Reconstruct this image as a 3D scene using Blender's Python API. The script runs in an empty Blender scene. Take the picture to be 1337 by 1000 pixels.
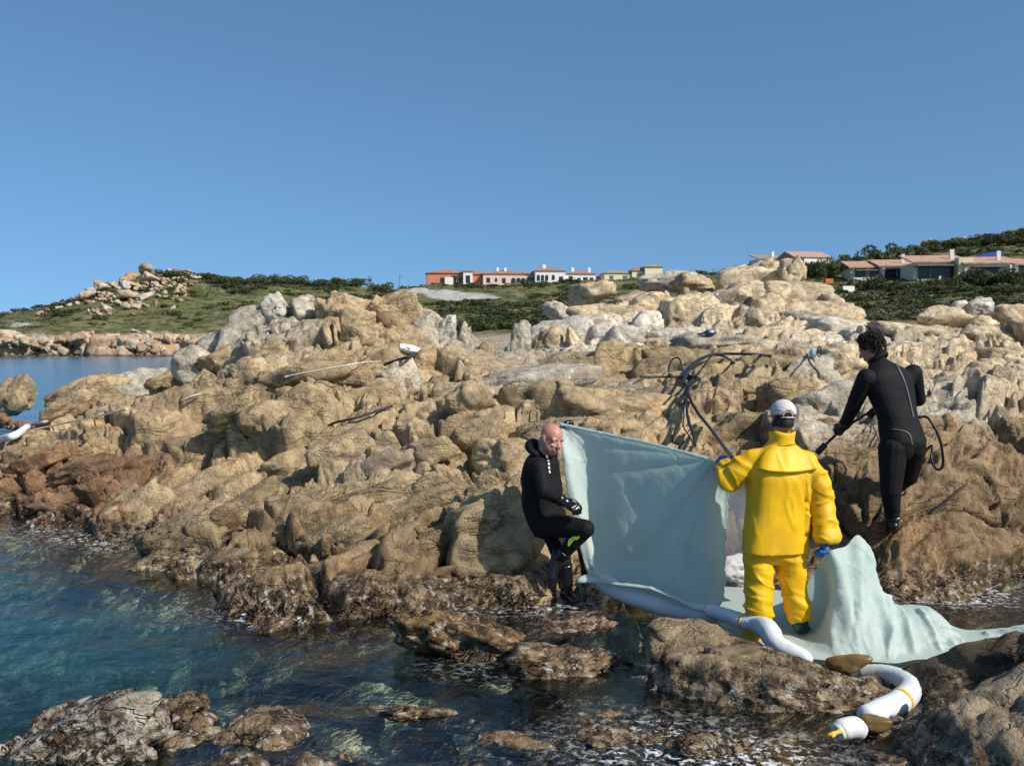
import bpy, bmesh, math, random, time
import numpy as np
from mathutils import Vector, Matrix
from mathutils.bvhtree import BVHTree
T0 = time.time()
R = math.radians
random.seed(11)
SC = bpy.context.scene
COL = SC.collection

# ------------------------------------------------------------------ camera, world, sun, exposure
F = 1300.0            # focal length in pixels of the 1337 px wide photograph
CAMZ = 2.35
PITCH = R(2.863)
cam_d = bpy.data.cameras.new('camera')
cam = bpy.data.objects.new('camera', cam_d)
COL.objects.link(cam)
cam.location = (0, 0, CAMZ)
cam.rotation_euler = (R(90) - PITCH, 0, 0)
cam_d.sensor_width = 36.0
cam_d.lens = 35.0
cam_d.clip_start = 0.1
cam_d.clip_end = 20000
SC.camera = cam

SUN_EL = R(40)
SUN_X, SUN_Y = 0.80, -0.60
SKY_K, SKY_B, SKY_TINT = 0.9, 0.15, (1.0, 1.12, 1.0, 1.0)
w = bpy.data.worlds.new('World')
SC.world = w
w.use_nodes = True
wn = w.node_tree
for n in list(wn.nodes):
    wn.nodes.remove(n)
sky = wn.nodes.new('ShaderNodeTexSky')
sky.sky_type = 'NISHITA'
sky.sun_disc = False
sky.sun_elevation = SUN_EL
sky.sun_rotation = math.atan2(SUN_X, SUN_Y)
sky.altitude = 0
sky.air_density = 0.8
sky.dust_density = 1.3
sky.ozone_density = 7.0
tc = wn.nodes.new('ShaderNodeTexCoord')          # clear, dry air: the pale belt at the horizon is kept low
vm = wn.nodes.new('ShaderNodeVectorMath'); vm.operation = 'MULTIPLY_ADD'
vm.inputs[1].default_value = (1, 1, SKY_K); vm.inputs[2].default_value = (0, 0, SKY_B)
wn.links.new(tc.outputs['Generated'], vm.inputs[0])
vn = wn.nodes.new('ShaderNodeVectorMath'); vn.operation = 'NORMALIZE'
wn.links.new(vm.outputs[0], vn.inputs[0])
wn.links.new(vn.outputs[0], sky.inputs[0])
tn = wn.nodes.new('ShaderNodeMix'); tn.data_type = 'RGBA'; tn.blend_type = 'MULTIPLY'
tn.inputs[0].default_value = 1.0; tn.inputs[7].default_value = SKY_TINT
wn.links.new(sky.outputs[0], tn.inputs[6])
bg = wn.nodes.new('ShaderNodeBackground')
bg.inputs['Strength'].default_value = 0.15
wo = wn.nodes.new('ShaderNodeOutputWorld')
wn.links.new(tn.outputs[2], bg.inputs['Color'])
wn.links.new(bg.outputs[0], wo.inputs['Surface'])

sun_d = bpy.data.lights.new('sun', 'SUN')
sun_d.energy = 4.8
sun_d.angle = R(0.53)
sun_d.color = (1.0, 0.94, 0.85)
sun = bpy.data.objects.new('sun', sun_d)
COL.objects.link(sun)
_s = Vector((SUN_X, SUN_Y, 0)).normalized() * math.cos(SUN_EL) + Vector((0, 0, math.sin(SUN_EL)))
sun.rotation_euler = (-_s).to_track_quat('-Z', 'Y').to_euler()
sun.location = (20, -10, 30)

SC.view_settings.view_transform = 'Standard'
SC.view_settings.look = 'None'
SC.view_settings.exposure = 0.0
SC.view_settings.gamma = 1.0
SC.view_settings.use_curve_mapping = False
SC.render.engine = 'CYCLES'
SC.cycles.use_denoising = True
SC.cycles.max_bounces = 6
SC.cycles.transparent_max_bounces = 8
SC.cycles.caustics_reflective = False
SC.cycles.caustics_refractive = False

# ------------------------------------------------------------------ measuring: a sight line of the photograph and a ground distance give a place
CP, SP = math.cos(PITCH), math.sin(PITCH)
def P(px, py, d):
    u, v = (px - 668.5) / F, (500.0 - py) / F
    fy = CP + v * SP
    k = d / fy
    return np.array((u * k, d, CAMZ + (v * CP - SP) * k))
def ray(px, py):
    u, v = (px - 668.5) / F, (500.0 - py) / F
    r = Vector((u, CP + v * SP, v * CP - SP))
    return r.normalized()
def dsea(py):                                   # distance at which a sight line meets the water
    v = (500.0 - py) / F
    return CAMZ * (CP + v * SP) / (SP - v * CP)

# ------------------------------------------------------------------ noise
def _h(ix, iy, iz, seed):
    h = (ix.astype(np.uint32) * np.uint32(374761393) + iy.astype(np.uint32) * np.uint32(668265263)
         + iz.astype(np.uint32) * np.uint32(2147483647) + np.uint32((seed * 1274126177) & 0xffffffff))
    h ^= h >> np.uint32(13); h *= np.uint32(1274126177)
    h ^= h >> np.uint32(16); h *= np.uint32(2246822519)
    h ^= h >> np.uint32(13)
    return h
def _f(h, k):
    h = h * np.uint32(2654435761 + 40503 * k * 2 + 2 * k) + np.uint32(k * 977)
    h ^= h >> np.uint32(15); h *= np.uint32(2246822519); h ^= h >> np.uint32(13)
    return (h & np.uint32(0xffffff)).astype(np.float32) / np.float32(0xffffff)
def vnoise(p, seed=0):                           # value noise in -1..1
    p = np.asarray(p, dtype=np.float32)
    i = np.floor(p).astype(np.int64); f = p - i
    f = f * f * f * (f * (f * 6 - 15) + 10)
    out = 0
    for a in (0, 1):
        wx = f[:, 0] if a else 1 - f[:, 0]
        for b in (0, 1):
            wy = f[:, 1] if b else 1 - f[:, 1]
            for c in (0, 1):
                wz = f[:, 2] if c else 1 - f[:, 2]
                out = out + _f(_h(i[:, 0] + a, i[:, 1] + b, i[:, 2] + c, seed), 1) * (wx * wy * wz)
    return out * 2 - 1
def fbm(p, oct=4, seed=0, gain=0.5, ridged=False):
    p = np.asarray(p, dtype=np.float32)
    out = np.zeros(len(p), np.float32); a = 1.0; tot = 0
    for o in range(oct):
        n = vnoise(p * (2.03 ** o) + 17.3 * o, seed + o)
        if ridged: n = 1 - 2 * np.abs(n)
        out += a * n; tot += a; a *= gain
    return out / tot
def cell3(p, seed, chunk=120000, block=False):                # F1, F2, vector to the seed, four random numbers of the cell
    n = len(p)
    F1 = np.empty(n, np.float32); F2 = np.empty(n, np.float32)
    V = np.empty((n, 3), np.float32); H = np.empty((n, 4), np.float32)
    for s in range(0, n, chunk):
        q = p[s:s + chunk].astype(np.float32)
        i = np.floor(q).astype(np.int64); f = (q - i).astype(np.float32)
        m = len(q)
        b1 = np.full(m, 9, np.float32); b2 = np.full(m, 9, np.float32)
        bv = np.zeros((m, 3), np.float32); bh = np.zeros(m, np.uint32)
        for a in (-1, 0, 1):
            for b in (-1, 0, 1):
                for c in (-1, 0, 1):
                    h = _h(i[:, 0] + a, i[:, 1] + b, i[:, 2] + c, seed)
                    vx = a + _f(h, 1) - f[:, 0]; vy = b + _f(h, 2) - f[:, 1]; vz = c + _f(h, 3) - f[:, 2]
                    d = vx * vx + vy * vy + vz * vz
                    if block:                                            # joints at right angles
                        a2, b2_, c2 = vx * vx, vy * vy, vz * vz; d = np.sqrt(a2 * a2 + b2_ * b2_ + c2 * c2) * np.float32(.85) + np.float32(.15) * d
                    new = d < b1
                    b2 = np.where(new, b1, np.minimum(b2, d))
                    b1 = np.where(new, d, b1)
                    bv[new, 0] = vx[new]; bv[new, 1] = vy[new]; bv[new, 2] = vz[new]; bh[new] = h[new]
        F1[s:s + chunk] = np.sqrt(b1); F2[s:s + chunk] = np.sqrt(b2); V[s:s + chunk] = bv
        for k in range(4):
            H[s:s + chunk, k] = _f(bh, 4 + k)
    return F1, F2, V, H
def sstep(a, b, x):
    t = np.clip((x - a) / (b - a), 0, 1)
    return t * t * (3 - 2 * t)

# ------------------------------------------------------------------ mesh and object helpers
def mesh_np(name, verts, faces, mats=(), smooth=True, midx=None):
    verts = np.asarray(verts, np.float32)
    me = bpy.data.meshes.new(name)
    if isinstance(faces, np.ndarray):
        k = faces.shape[1]; nf = len(faces)
        me.vertices.add(len(verts)); me.vertices.foreach_set('co', verts.ravel())
        me.loops.add(nf * k); me.loops.foreach_set('vertex_index', faces.astype(np.int32).ravel())
        me.polygons.add(nf)
        me.polygons.foreach_set('loop_start', np.arange(nf, dtype=np.int32) * k)
        me.update(calc_edges=True)
    else:
        me.from_pydata(verts.tolist(), [], faces)
        me.update()
    if smooth:
        me.polygons.foreach_set('use_smooth', np.ones(len(me.polygons), bool))
    for m in (mats if isinstance(mats, (list, tuple)) else [mats]):
        me.materials.append(m)
    if midx is not None:
        me.polygons.foreach_set('material_index', np.asarray(midx, np.int32))
    return me
def link(name, me, parent=None, label=None, cat=None, group=None, kind=None):
    o = bpy.data.objects.new(name, me)
    COL.objects.link(o)
    if parent is not None: o.parent = parent
    if label: o['label'] = label
    if cat: o['category'] = cat
    if group: o['group'] = group
    if kind: o['kind'] = kind
    return o
def empty(name, loc, label=None, cat=None, group=None, kind=None):
    o = link(name, None, None, label, cat, group, kind)
    o.location = loc
    bpy.context.view_layer.update()
    return o
def obj(name, verts, faces, m, parent=None, smooth=True, **kw):
    """verts in world metres; the object's origin goes to the parent's origin, or for a thing to its own base"""
    verts = np.asarray(verts, np.float32)
    if parent is not None:
        org = np.array(parent_origin(parent), np.float32)
        o = link(name, mesh_np(name, verts - org, faces, m, smooth), parent, **kw)
    else:
        org = np.array((*(verts.min(0) + verts.max(0))[:2] / 2, verts[:, 2].min()), np.float32)
        o = link(name, mesh_np(name, verts - org, faces, m, smooth), None, **kw)
        o.location = org.tolist()
    return o
def parent_origin(p):
    v = Vector((0, 0, 0))
    while p is not None:
        v += p.location; p = p.parent
    return v
def set_attr(me, name, arr):
    arr = np.asarray(arr, np.float32)
    if arr.ndim == 1:
        a = me.attributes.new(name, 'FLOAT', 'POINT'); a.data.foreach_set('value', arr)
    else:
        a = me.attributes.new(name, 'FLOAT_COLOR', 'POINT')
        c = np.ones((len(arr), 4), np.float32); c[:, :3] = arr[:, :3]
        a.data.foreach_set('color', c.ravel())
def grid_faces(nr, nc, wrap=False):
    r = np.arange(nr - 1)[:, None]; c = np.arange(nc if wrap else nc - 1)[None, :]
    c2 = (c + 1) % nc
    return np.stack([r * nc + c, r * nc + c2, (r + 1) * nc + c2, (r + 1) * nc + c], -1).reshape(-1, 4)
def spline(pts, n):                               # Catmull-Rom through the points, n samples
    p = np.asarray(pts, float)
    if len(p) == 2: return p[0] + (p[1] - p[0]) * np.linspace(0, 1, n)[:, None]
    q = np.vstack([2 * p[0] - p[1], p, 2 * p[-1] - p[-2]])
    t = np.linspace(0, len(p) - 1 - 1e-6, n); i = t.astype(int); f = (t - i)[:, None]
    a, b, c, d = q[i], q[i + 1], q[i + 2], q[i + 3]
    return .5 * (2 * b + (c - a) * f + (2 * a - 5 * b + 4 * c - d) * f ** 2 + (3 * b - a - 3 * c + d) * f ** 3)
def tube(path, rad, seg=8, caps=True):
    p = np.asarray(path, float); n = len(p)
    rad = np.broadcast_to(np.asarray(rad, float), (n,))
    t = np.gradient(p, axis=0); t /= np.linalg.norm(t, axis=1)[:, None] + 1e-9
    up = np.array((0, 0, 1.)) if abs(t[0, 2]) < .9 else np.array((1., 0, 0))
    vs = []
    for k in range(n):
        a = np.cross(t[k], up); a /= np.linalg.norm(a) + 1e-9
        b = np.cross(a, t[k]); up = b
        ang = np.linspace(0, 2 * np.pi, seg, endpoint=False)
        vs.append(p[k] + rad[k] * (np.cos(ang)[:, None] * a + np.sin(ang)[:, None] * b))
    v = np.vstack(vs); f = grid_faces(n, seg, True).tolist()
    if caps:
        f.append(list(range(seg))[::-1]); f.append([(n - 1) * seg + k for k in range(seg)])
    return v, f
class MB:                                          # collects pieces into one mesh
    def __init__(s): s.v, s.f = [], []
    def add(s, v, f):
        b = len(s.v); s.v += [tuple(x) for x in np.asarray(v, float)]; s.f += [[i + b for i in q] for q in f]
        return s
    def box(s, c, size, rot=0.0):
        c = np.asarray(c, float); h = np.asarray(size, float) / 2
        v = np.array([(x, y, z) for x in (-1, 1) for y in (-1, 1) for z in (-1, 1)]) * h
        ca, sa = math.cos(rot), math.sin(rot)
        v = np.stack([v[:, 0] * ca - v[:, 1] * sa, v[:, 0] * sa + v[:, 1] * ca, v[:, 2]], 1) + c
        return s.add(v, [[0, 1, 3, 2], [4, 6, 7, 5], [0, 4, 5, 1], [2, 3, 7, 6], [0, 2, 6, 4], [1, 5, 7, 3]])
    def tube(s, path, rad, seg=8): return s.add(*tube(path, rad, seg))
    def build(s, name, m, parent=None, smooth=False, **kw): return obj(name, s.v, s.f, m, parent, smooth, **kw)

# ------------------------------------------------------------------ materials
class NT:
    def __init__(s, name):
        s.m = bpy.data.materials.new(name); s.m.use_nodes = True
        s.t = s.m.node_tree
        for n in list(s.t.nodes): s.t.nodes.remove(n)
        s.out = s.t.nodes.new('ShaderNodeOutputMaterial')
    def n(s, typ, props=None, **ins):
        nd = s.t.nodes.new('ShaderNode' + typ)
        for k, v in (props or {}).items(): setattr(nd, k, v)
        for k, v in ins.items():
            key = k.replace('_', ' ')
            sock = nd.inputs[int(k[1:])] if (k[0] == 'i' and k[1:].isdigit()) else nd.inputs[key]
            s.put(sock, v)
        return nd
    def put(s, sock, v):
        if hasattr(v, 'is_output') or hasattr(v, 'links'): s.t.links.new(v, sock)
        elif hasattr(v, 'outputs'): s.t.links.new(v.outputs[0], sock)
        else:
            if isinstance(v, (tuple, list)) and len(v) == 3 and sock.type == 'RGBA': v = (*v, 1)
            sock.default_value = v
    def noise(s, vec, scale, detail=4, rough=0.55, dist=0.0):
        nd = s.n('TexNoise', None, Vector=vec, Scale=scale, Detail=detail, Roughness=rough, Distortion=dist)
        return nd.outputs[0]
    def mr(s, v, a, b, c=0.0, d=1.0, smooth=True):
        nd = s.n('MapRange', {'interpolation_type': 'SMOOTHSTEP' if smooth else 'LINEAR', 'clamp': True} if smooth else {'clamp': True})
        s.put(nd.inputs[0], v)
        for i, x in enumerate((a, b, c, d)): nd.inputs[i + 1].default_value = x
        return nd.outputs[0]
    def mix(s, f, a, b, blend='MIX'):
        nd = s.n('Mix', {'data_type': 'RGBA', 'blend_type': blend})
        s.put(nd.inputs[0], f); s.put(nd.inputs[6], a); s.put(nd.inputs[7], b)
        return nd.outputs[2]
    def math(s, op, a, b=None):
        nd = s.n('Math', {'operation': op}); s.put(nd.inputs[0], a)
        if b is not None: s.put(nd.inputs[1], b)
        return nd.outputs[0]
    def bsdf(s, **k):
        b = s.n('BsdfPrincipled')
        for a, v in k.items(): s.put(b.inputs[a.replace('_', ' ')], v)
        return b
    def surf(s, b):
        s.t.links.new(b.outputs[0], s.out.inputs[0]); return s.m
    def bump(s, h, strength=0.5, dist=0.02, nrm=None):
        nd = s.n('Bump', None, Height=h, Strength=strength, Distance=dist)
        if nrm is not None: s.put(nd.inputs['Normal'], nrm)
        return nd.outputs[0]

def simple(name, col, rough=0.6, var=0.12, scale=8.0, bump=0.0, bscale=40.0, spec=0.5, **kw):
    t = NT(name)
    pos = t.n('TexCoord').outputs['Object']
    nz = t.noise(pos, scale, 5)
    c = t.mix(t.mr(nz, .3, .7, 0, 1), tuple(x * (1 - var) for x in col), tuple(min(1, x * (1 + var)) for x in col))
    b = t.bsdf(Base_Color=c, Roughness=rough)
    b.inputs['Specular IOR Level'].default_value = spec
    for k, v in kw.items(): t.put(b.inputs[k.replace('_', ' ')], v)
    if bump: t.put(b.inputs['Normal'], t.bump(t.noise(pos, bscale, 5), bump, 0.01))
    return t.surf(b)

def rock_material(name, far=False):
    t = NT(name)
    geo = t.n('NewGeometry'); pos = geo.outputs['Position']
    sep = t.n('SeparateXYZ', None, Vector=pos)
    z = sep.outputs['Z']
    tint = t.n('Attribute', {'attribute_name': 'tint'}).outputs['Color']
    n1 = t.noise(pos, 0.9, 6, .6); n2 = t.noise(pos, 7.0, 8, .62); n3 = t.noise(pos, 75.0, 5, .7)
    c = t.mix(1.0, tint, t.mix(t.mr(n1, .25, .75), (.72, .70, .68), (1.22, 1.2, 1.16)), 'MULTIPLY')
    # iron staining and grey lichen, patches with a shape of their own
    c = t.mix(t.mr(t.noise(pos, 1.7, 7, .62, .6), .54, .70, 0, .45), c, t.mix(1.0, c, (1.15, .82, .52), 'MULTIPLY'))
    c = t.mix(t.mr(t.noise(pos, 2.6, 9, .68, .3), .55, .68, 0, .5), c, t.mix(1.0, c, (.62, .64, .62), 'MULTIPLY'))
    # grain
    c = t.mix(1.0, c, t.mix(t.mr(n2, .3, .7), (.66, .64, .62), (1.30, 1.29, 1.27)), 'MULTIPLY')
    c = t.mix(1.0, c, t.mix(t.mr(n3, .3, .7), (.68, .67, .66), (1.3, 1.3, 1.3)), 'MULTIPLY')
    # tidal band: dark weed, pale barnacle and salt crust
    wob = t.math('MULTIPLY', t.math('SUBTRACT', t.noise(pos, 2.2, 6, .65), .5), .42)
    zz = t.math('SUBTRACT', t.math('ADD', z, wob), t.n('Attribute', {'attribute_name': 'tidal'}).outputs['Fac'])
    algae = t.mr(t.noise(pos, 9.0, 8, .7), .42, .56)
    band = t.mr(zz, .12, .24, 1, 0)
    c = t.mix(t.math('MULTIPLY', band, algae), c, t.mix(t.mr(t.noise(pos, 30, 4), .4, .62), (.018, .013, .008), (.09, .05, .022)))
    barn = t.math('MULTIPLY', t.mr(zz, .06, .2, 1, 0), t.mr(t.noise(pos, 14.0, 9, .75), .54, .61))
    c = t.mix(t.math('MULTIPLY', barn, .85), c, (.50, .47, .42))
    # below the water: weed and pale sand
    below = t.mr(t.math('ADD', z, wob), -.28, -.04, 1, 0)
    weed = t.mr(t.noise(pos, 1.1, 7, .6), .46, .60)
    sea = t.mix(weed, (.58, .55, .36), (.075, .066, .03))
    sea = t.mix(1.0, sea, t.mix(t.mr(t.noise(pos, 11, 8, .7), .35, .65), (.45, .45, .45), (1.5, 1.5, 1.5)), 'MULTIPLY')
    if not far: c = t.mix(below, c, sea)
    wet = t.mr(zz, .02, .16, .28, .82)
    h = t.math('ADD', t.math('MULTIPLY', t.noise(pos, 5.0, 10, .66), 1.0), t.math('MULTIPLY', t.noise(pos, 38, 6, .65), .28))
    # fissures: thin winding lines, mostly along the bedding
    for rot_, scl, sc_, wd_, dp_ in (((.5, .35, .3), (.45, 1.0, 1.6), 1.5, .016, .5), ((.2, -.6, 1.1), (1.0, .5, 1.3), 2.6, .018, .22)):
        mpn = t.n('Mapping', None, Vector=pos); mpn.inputs['Rotation'].default_value = rot_; mpn.inputs['Scale'].default_value = scl
        nz = t.noise(mpn, sc_ * (.3 if far else 1), 5, .6, .4)
        cr = t.mr(t.math('ABSOLUTE', t.math('SUBTRACT', nz, .5)), 0, wd_, 1, 0)
        cr = t.math('MULTIPLY', cr, t.mr(t.noise(pos, sc_ * .8, 3), .42, .58, 0, dp_))
        h = t.math('SUBTRACT', h, cr)
    mpn = t.n('Mapping', None, Vector=pos); mpn.inputs['Rotation'].default_value = (.5, .35, .3); mpn.inputs['Scale'].default_value = (.3, 1.0, 2.0)
    h = t.math('ADD', h, t.math('MULTIPLY', t.noise(mpn, 9.0 * (.3 if far else 1), 7, .65), .22))
    nr = t.bump(h, .9 if not far else .6, .07 if not far else .25)
    b = t.bsdf(Base_Color=c, Roughness=wet, Normal=nr)
    b.inputs['Specular IOR Level'].default_value = .3
    return t.surf(b)

ROCK = rock_material('granite')
# ------------------------------------------------------------------ ground: measured points carry a surface of known height
def W(px, d, z): return ((px - 668.5) / F, d, z)
def G(px, py, d): p = P(px, py, d); return (p[0] / d, d, p[2])
def S(px, py): return ((px - 668.5) / F, dsea(py), 0.0)
NEAR = [
 S(-250,680),S(-100,690),S(0,692),S(60,697),S(130,712),S(150,757),S(250,778),S(320,820),S(420,818),S(510,803),S(600,802),S(690,790),
 S(745,784),S(800,765),S(900,750),S(1000,748),S(1110,772),S(1200,776),S(1270,766),S(1337,758),S(1500,748),
 G(0,640,12.6),G(0,600,13.5),G(20,582,15),W(0,18.5,-.5),W(-200,15.5,.4),W(-200,20,-.6),W(-500,18,.3),W(-500,12.5,.5),W(-500,24,-1),
 G(100,600,12.8),G(100,545,15.5),G(60,556,16),G(120,505,18),W(80,20.5,0.1),W(120,23,-.8),W(200,23,-.8),W(0,25,-1.5),W(100,30,-1.5),
 W(200,30,-1.5),W(250,40,-1.5),W(0,44,-2.2),W(-500,44,-2.2),
 G(200,525,16),G(250,500,16.5),G(200,600,12.3),G(200,680,10.3),G(200,740,9.7),G(300,520,15),G(300,470,16.5),G(300,600,12),G(300,700,9.6),
 G(300,760,8.8),G(340,445,16.8),G(340,422,17.5),W(330,21,.5),W(330,26,-1),W(230,20,.4),
 G(400,435,16.5),G(400,480,15),G(400,560,12.3),G(400,640,10.7),G(400,720,9.2),G(400,780,8.35),
 G(470,422,16.5),G(470,480,14.8),G(500,540,12.6),G(500,620,10.8),G(500,700,9.4),G(500,770,8.45),
 G(560,435,17),G(560,490,15),W(470,20,1.4),W(560,21,1.3),W(400,24,.2),W(480,27,.4),W(560,27,.7),
 G(600,560,12),G(600,640,10.3),G(600,720,9.2),G(600,780,8.7),
 G(660,472,18),G(660,510,14),G(680,560,11.6),G(680,620,10.3),G(650,700,9.4),G(700,740,9.15),
 G(780,560,11.2),G(780,650,9.9),G(800,720,9.3),G(880,560,11),G(880,650,9.9),G(900,710,9.4),G(980,600,10.3),G(980,680,9.6),
 G(760,500,14),G(760,472,18),G(850,500,13.5),G(850,468,17),G(930,500,13),G(930,458,18),G(1000,540,11.3),G(1010,482,14.5),G(1040,620,10),
 G(1060,560,10.8),G(1080,500,13),G(1100,650,9.6),G(1100,700,9.3),
 G(1165,697,9.22),G(1165,740,9.08),G(1150,650,9.65),G(1150,600,10.2),G(1150,540,11.5),G(1150,490,13.5),G(1240,690,9.4),G(1240,640,9.75),
 G(1240,580,10.4),G(1240,530,11.5),G(1240,490,13.5),G(1330,700,9.6),G(1330,620,10),G(1330,560,11),G(1330,500,13),G(1330,450,17),
 G(1450,690,9.7),G(1450,600,10.5),G(1450,480,14),G(1450,430,20),G(1700,600,10.5),G(1700,450,18),
 G(1240,445,17.5),G(1150,445,19),G(1100,442,20),G(1060,432,21),G(1000,442,20),G(1240,432,20),G(1330,428,20.5),W(1240,26,1.3),W(1340,27,1.6),
 G(1100,420,23),G(1050,402,25),G(1000,412,25),G(940,432,22),G(870,442,21),G(800,442,21.5),G(720,452,21.5),G(650,460,21),W(650,26,1.0),W(600,30,.5),
 G(700,432,25),G(740,424,28),G(800,420,27),G(870,412,27),G(940,410,26.5),G(1000,384,30),G(900,390,31),G(820,402,31),G(760,412,32),G(1040,376,31),
 W(1100,30,2.5),W(1150,36,2.3),W(700,34,1.3),W(800,42,2.0),W(900,42,2.4),W(1000,42,2.8),W(1200,42,2.5),W(1400,42,3),W(1700,42,3),W(500,44,.8),
 W(400,44,-.5),W(650,44,1.6),
 # sea bed
 W(-500,8,-1.9),W(-200,9,-1.7),W(0,9.3,-1.3),W(0,7.5,-2.0),W(150,8,-1.6),W(150,7,-1.9),W(300,7,-1.4),W(0,6.2,-1.2),W(-200,6,-1.2),W(60,10.4,-.5),
 W(470,6.75,-.8),W(330,6.75,-.9),W(230,5.8,-.06),W(260,6.25,-.08),W(350,6.3,-.06),W(430,6.2,-.10),W(300,5.6,-.02),W(350,5.2,.0),W(420,5.7,-.05),W(500,5.5,-.08),W(480,7.25,-.22),W(400,7.4,-.3),W(560,5.4,-.1),W(650,5.5,-.06),W(750,5.8,-.03),W(850,5.6,-.03),W(800,6.6,-.2),
 W(730,6.7,-.08),W(520,6.4,-.7),W(560,6.05,-.2),W(640,6.3,-.7),W(700,6.2,-.12),W(800,8.3,-.25),W(850,7.2,-.16),W(700,8.0,-.12),W(950,7.2,-.28),W(1050,7.4,-.28),
 W(1200,8.0,-.24),W(1300,8.5,-.20),W(1250,6.8,-.24),W(1337,7.5,-.2),W(1200,8.6,-.18),W(1000,8.2,-.3),W(1060,8.0,-.3),W(920,7.9,-.3),W(1000,7.7,-.3),W(1060,8.6,-.25),W(960,8.6,-.25),W(1150,6.2,-.1),W(950,5.6,-.06),W(1100,5.3,-.06),W(1300,5.5,.0),
 W(700,4,-.3),W(0,4,-.4),W(1300,4,.0),W(300,4,-.2),W(700,2.5,-.3),W(0,2.5,-.3),W(1300,2.5,.0),W(-500,4,-1),W(1700,5,.05),W(1700,8,-.1),
]
FAR = [
 W(-900,101,.2),W(-300,102,.1),W(0,101.5,.0),W(100,102.5,0),W(200,102,0),W(280,100,0),W(345,90,0),W(400,62,-.2),W(430,44,-.6),W(500,44,.8),W(700,34,1.5),W(800,40,2.5),
 W(1000,40,3.2),W(1200,40,2.3),W(1400,40,2.6),W(1700,40,2.6),W(650,44,1.4),
 W(0,80,-3),W(150,80,-3),W(280,72,-3),W(-300,80,-3),W(0,44,-3),W(200,44,-3),W(-900,70,-3),W(300,55,-2.5),
 G(0,443,107),G(100,441,108),G(200,443,108),G(280,444,105),G(0,430,125),G(100,427,125),G(200,431,125),G(280,436,120),
 G(0,417,190),G(-200,427,190),G(-600,430,200),G(60,406,190),G(130,382,190),G(165,364,190),G(200,353,190),G(240,360,195),G(300,368,210),G(380,370,230),G(450,373,245),G(520,380,255),
 G(100,410,150),G(200,397,155),G(300,397,160),G(400,398,170),G(480,396,180),G(60,415,150),
 W(-300,260,0),W(0,240,1),W(130,240,4),W(200,250,8),W(350,330,8),W(450,350,10),W(0,700,-8),W(-600,700,-8),W(400,700,2),
 G(525,379,270),G(570,384,240),G(620,391,190),G(480,384,225),
 G(560,374,300),G(640,374,300),G(720,374,300),G(780,375,300),G(860,375,310),W(640,420,12),W(800,420,12),W(900,700,10),
 G(600,412,130),G(650,398,170),G(700,397,160),G(640,428,80),G(620,441,60),G(700,418,90),G(600,402,160),
 G(900,364,310),G(980,356,300),G(1040,350,290),
 G(1110,414,70),G(1180,414,80),G(1250,408,90),G(1337,400,90),G(1150,393,120),G(1250,384,140),G(1337,382,140),G(1110,380,160),
 G(1200,366,175),G(1300,362,175),G(1337,362,175),G(1150,349,210),G(1250,338,220),G(1337,334,220),G(1200,331,250),G(1250,322,270),G(1337,312,280),
 G(1420,308,280),G(1700,300,280),G(1700,380,140),G(1100,347,250),W(1200,420,14),W(1400,420,14),W(1400,700,6),G(1060,364,200),G(1080,392,130),
]
class Surf:
    def __init__(s, pts, sm=1e-3):
        p = np.array(pts, float)
        s.q = np.stack([p[:, 0] * 1.5, np.log(p[:, 1])], 1)
        d = np.linalg.norm(s.q[:, None] - s.q[None], axis=2)
        n = len(p); A = np.zeros((n + 3, n + 3))
        A[:n, :n] = d + sm * np.eye(n) * -1; A[:n, n] = 1; A[:n, n + 1:] = s.q; A[n, :n] = 1; A[n + 1:, :n] = s.q.T
        s.c = np.linalg.lstsq(A, np.concatenate([p[:, 2], [0, 0, 0]]), rcond=None)[0]
    def __call__(s, u, d):
        q = np.stack([u * 1.5, np.log(d)], 1).astype(np.float32); out = np.empty(len(q), np.float32)
        n = len(s.q); c = s.c.astype(np.float32); sq = s.q.astype(np.float32)
        for k in range(0, len(q), 40000):
            a = q[k:k + 40000]
            dd = np.sqrt((a[:, None, 0] - sq[None, :, 0]) ** 2 + (a[:, None, 1] - sq[None, :, 1]) ** 2)
            out[k:k + 40000] = dd @ c[:n] + c[n] + a @ c[n + 1:]
        return out
near_f = Surf(NEAR, 4e-3); far_f = Surf(FAR, 2e-3)

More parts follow.
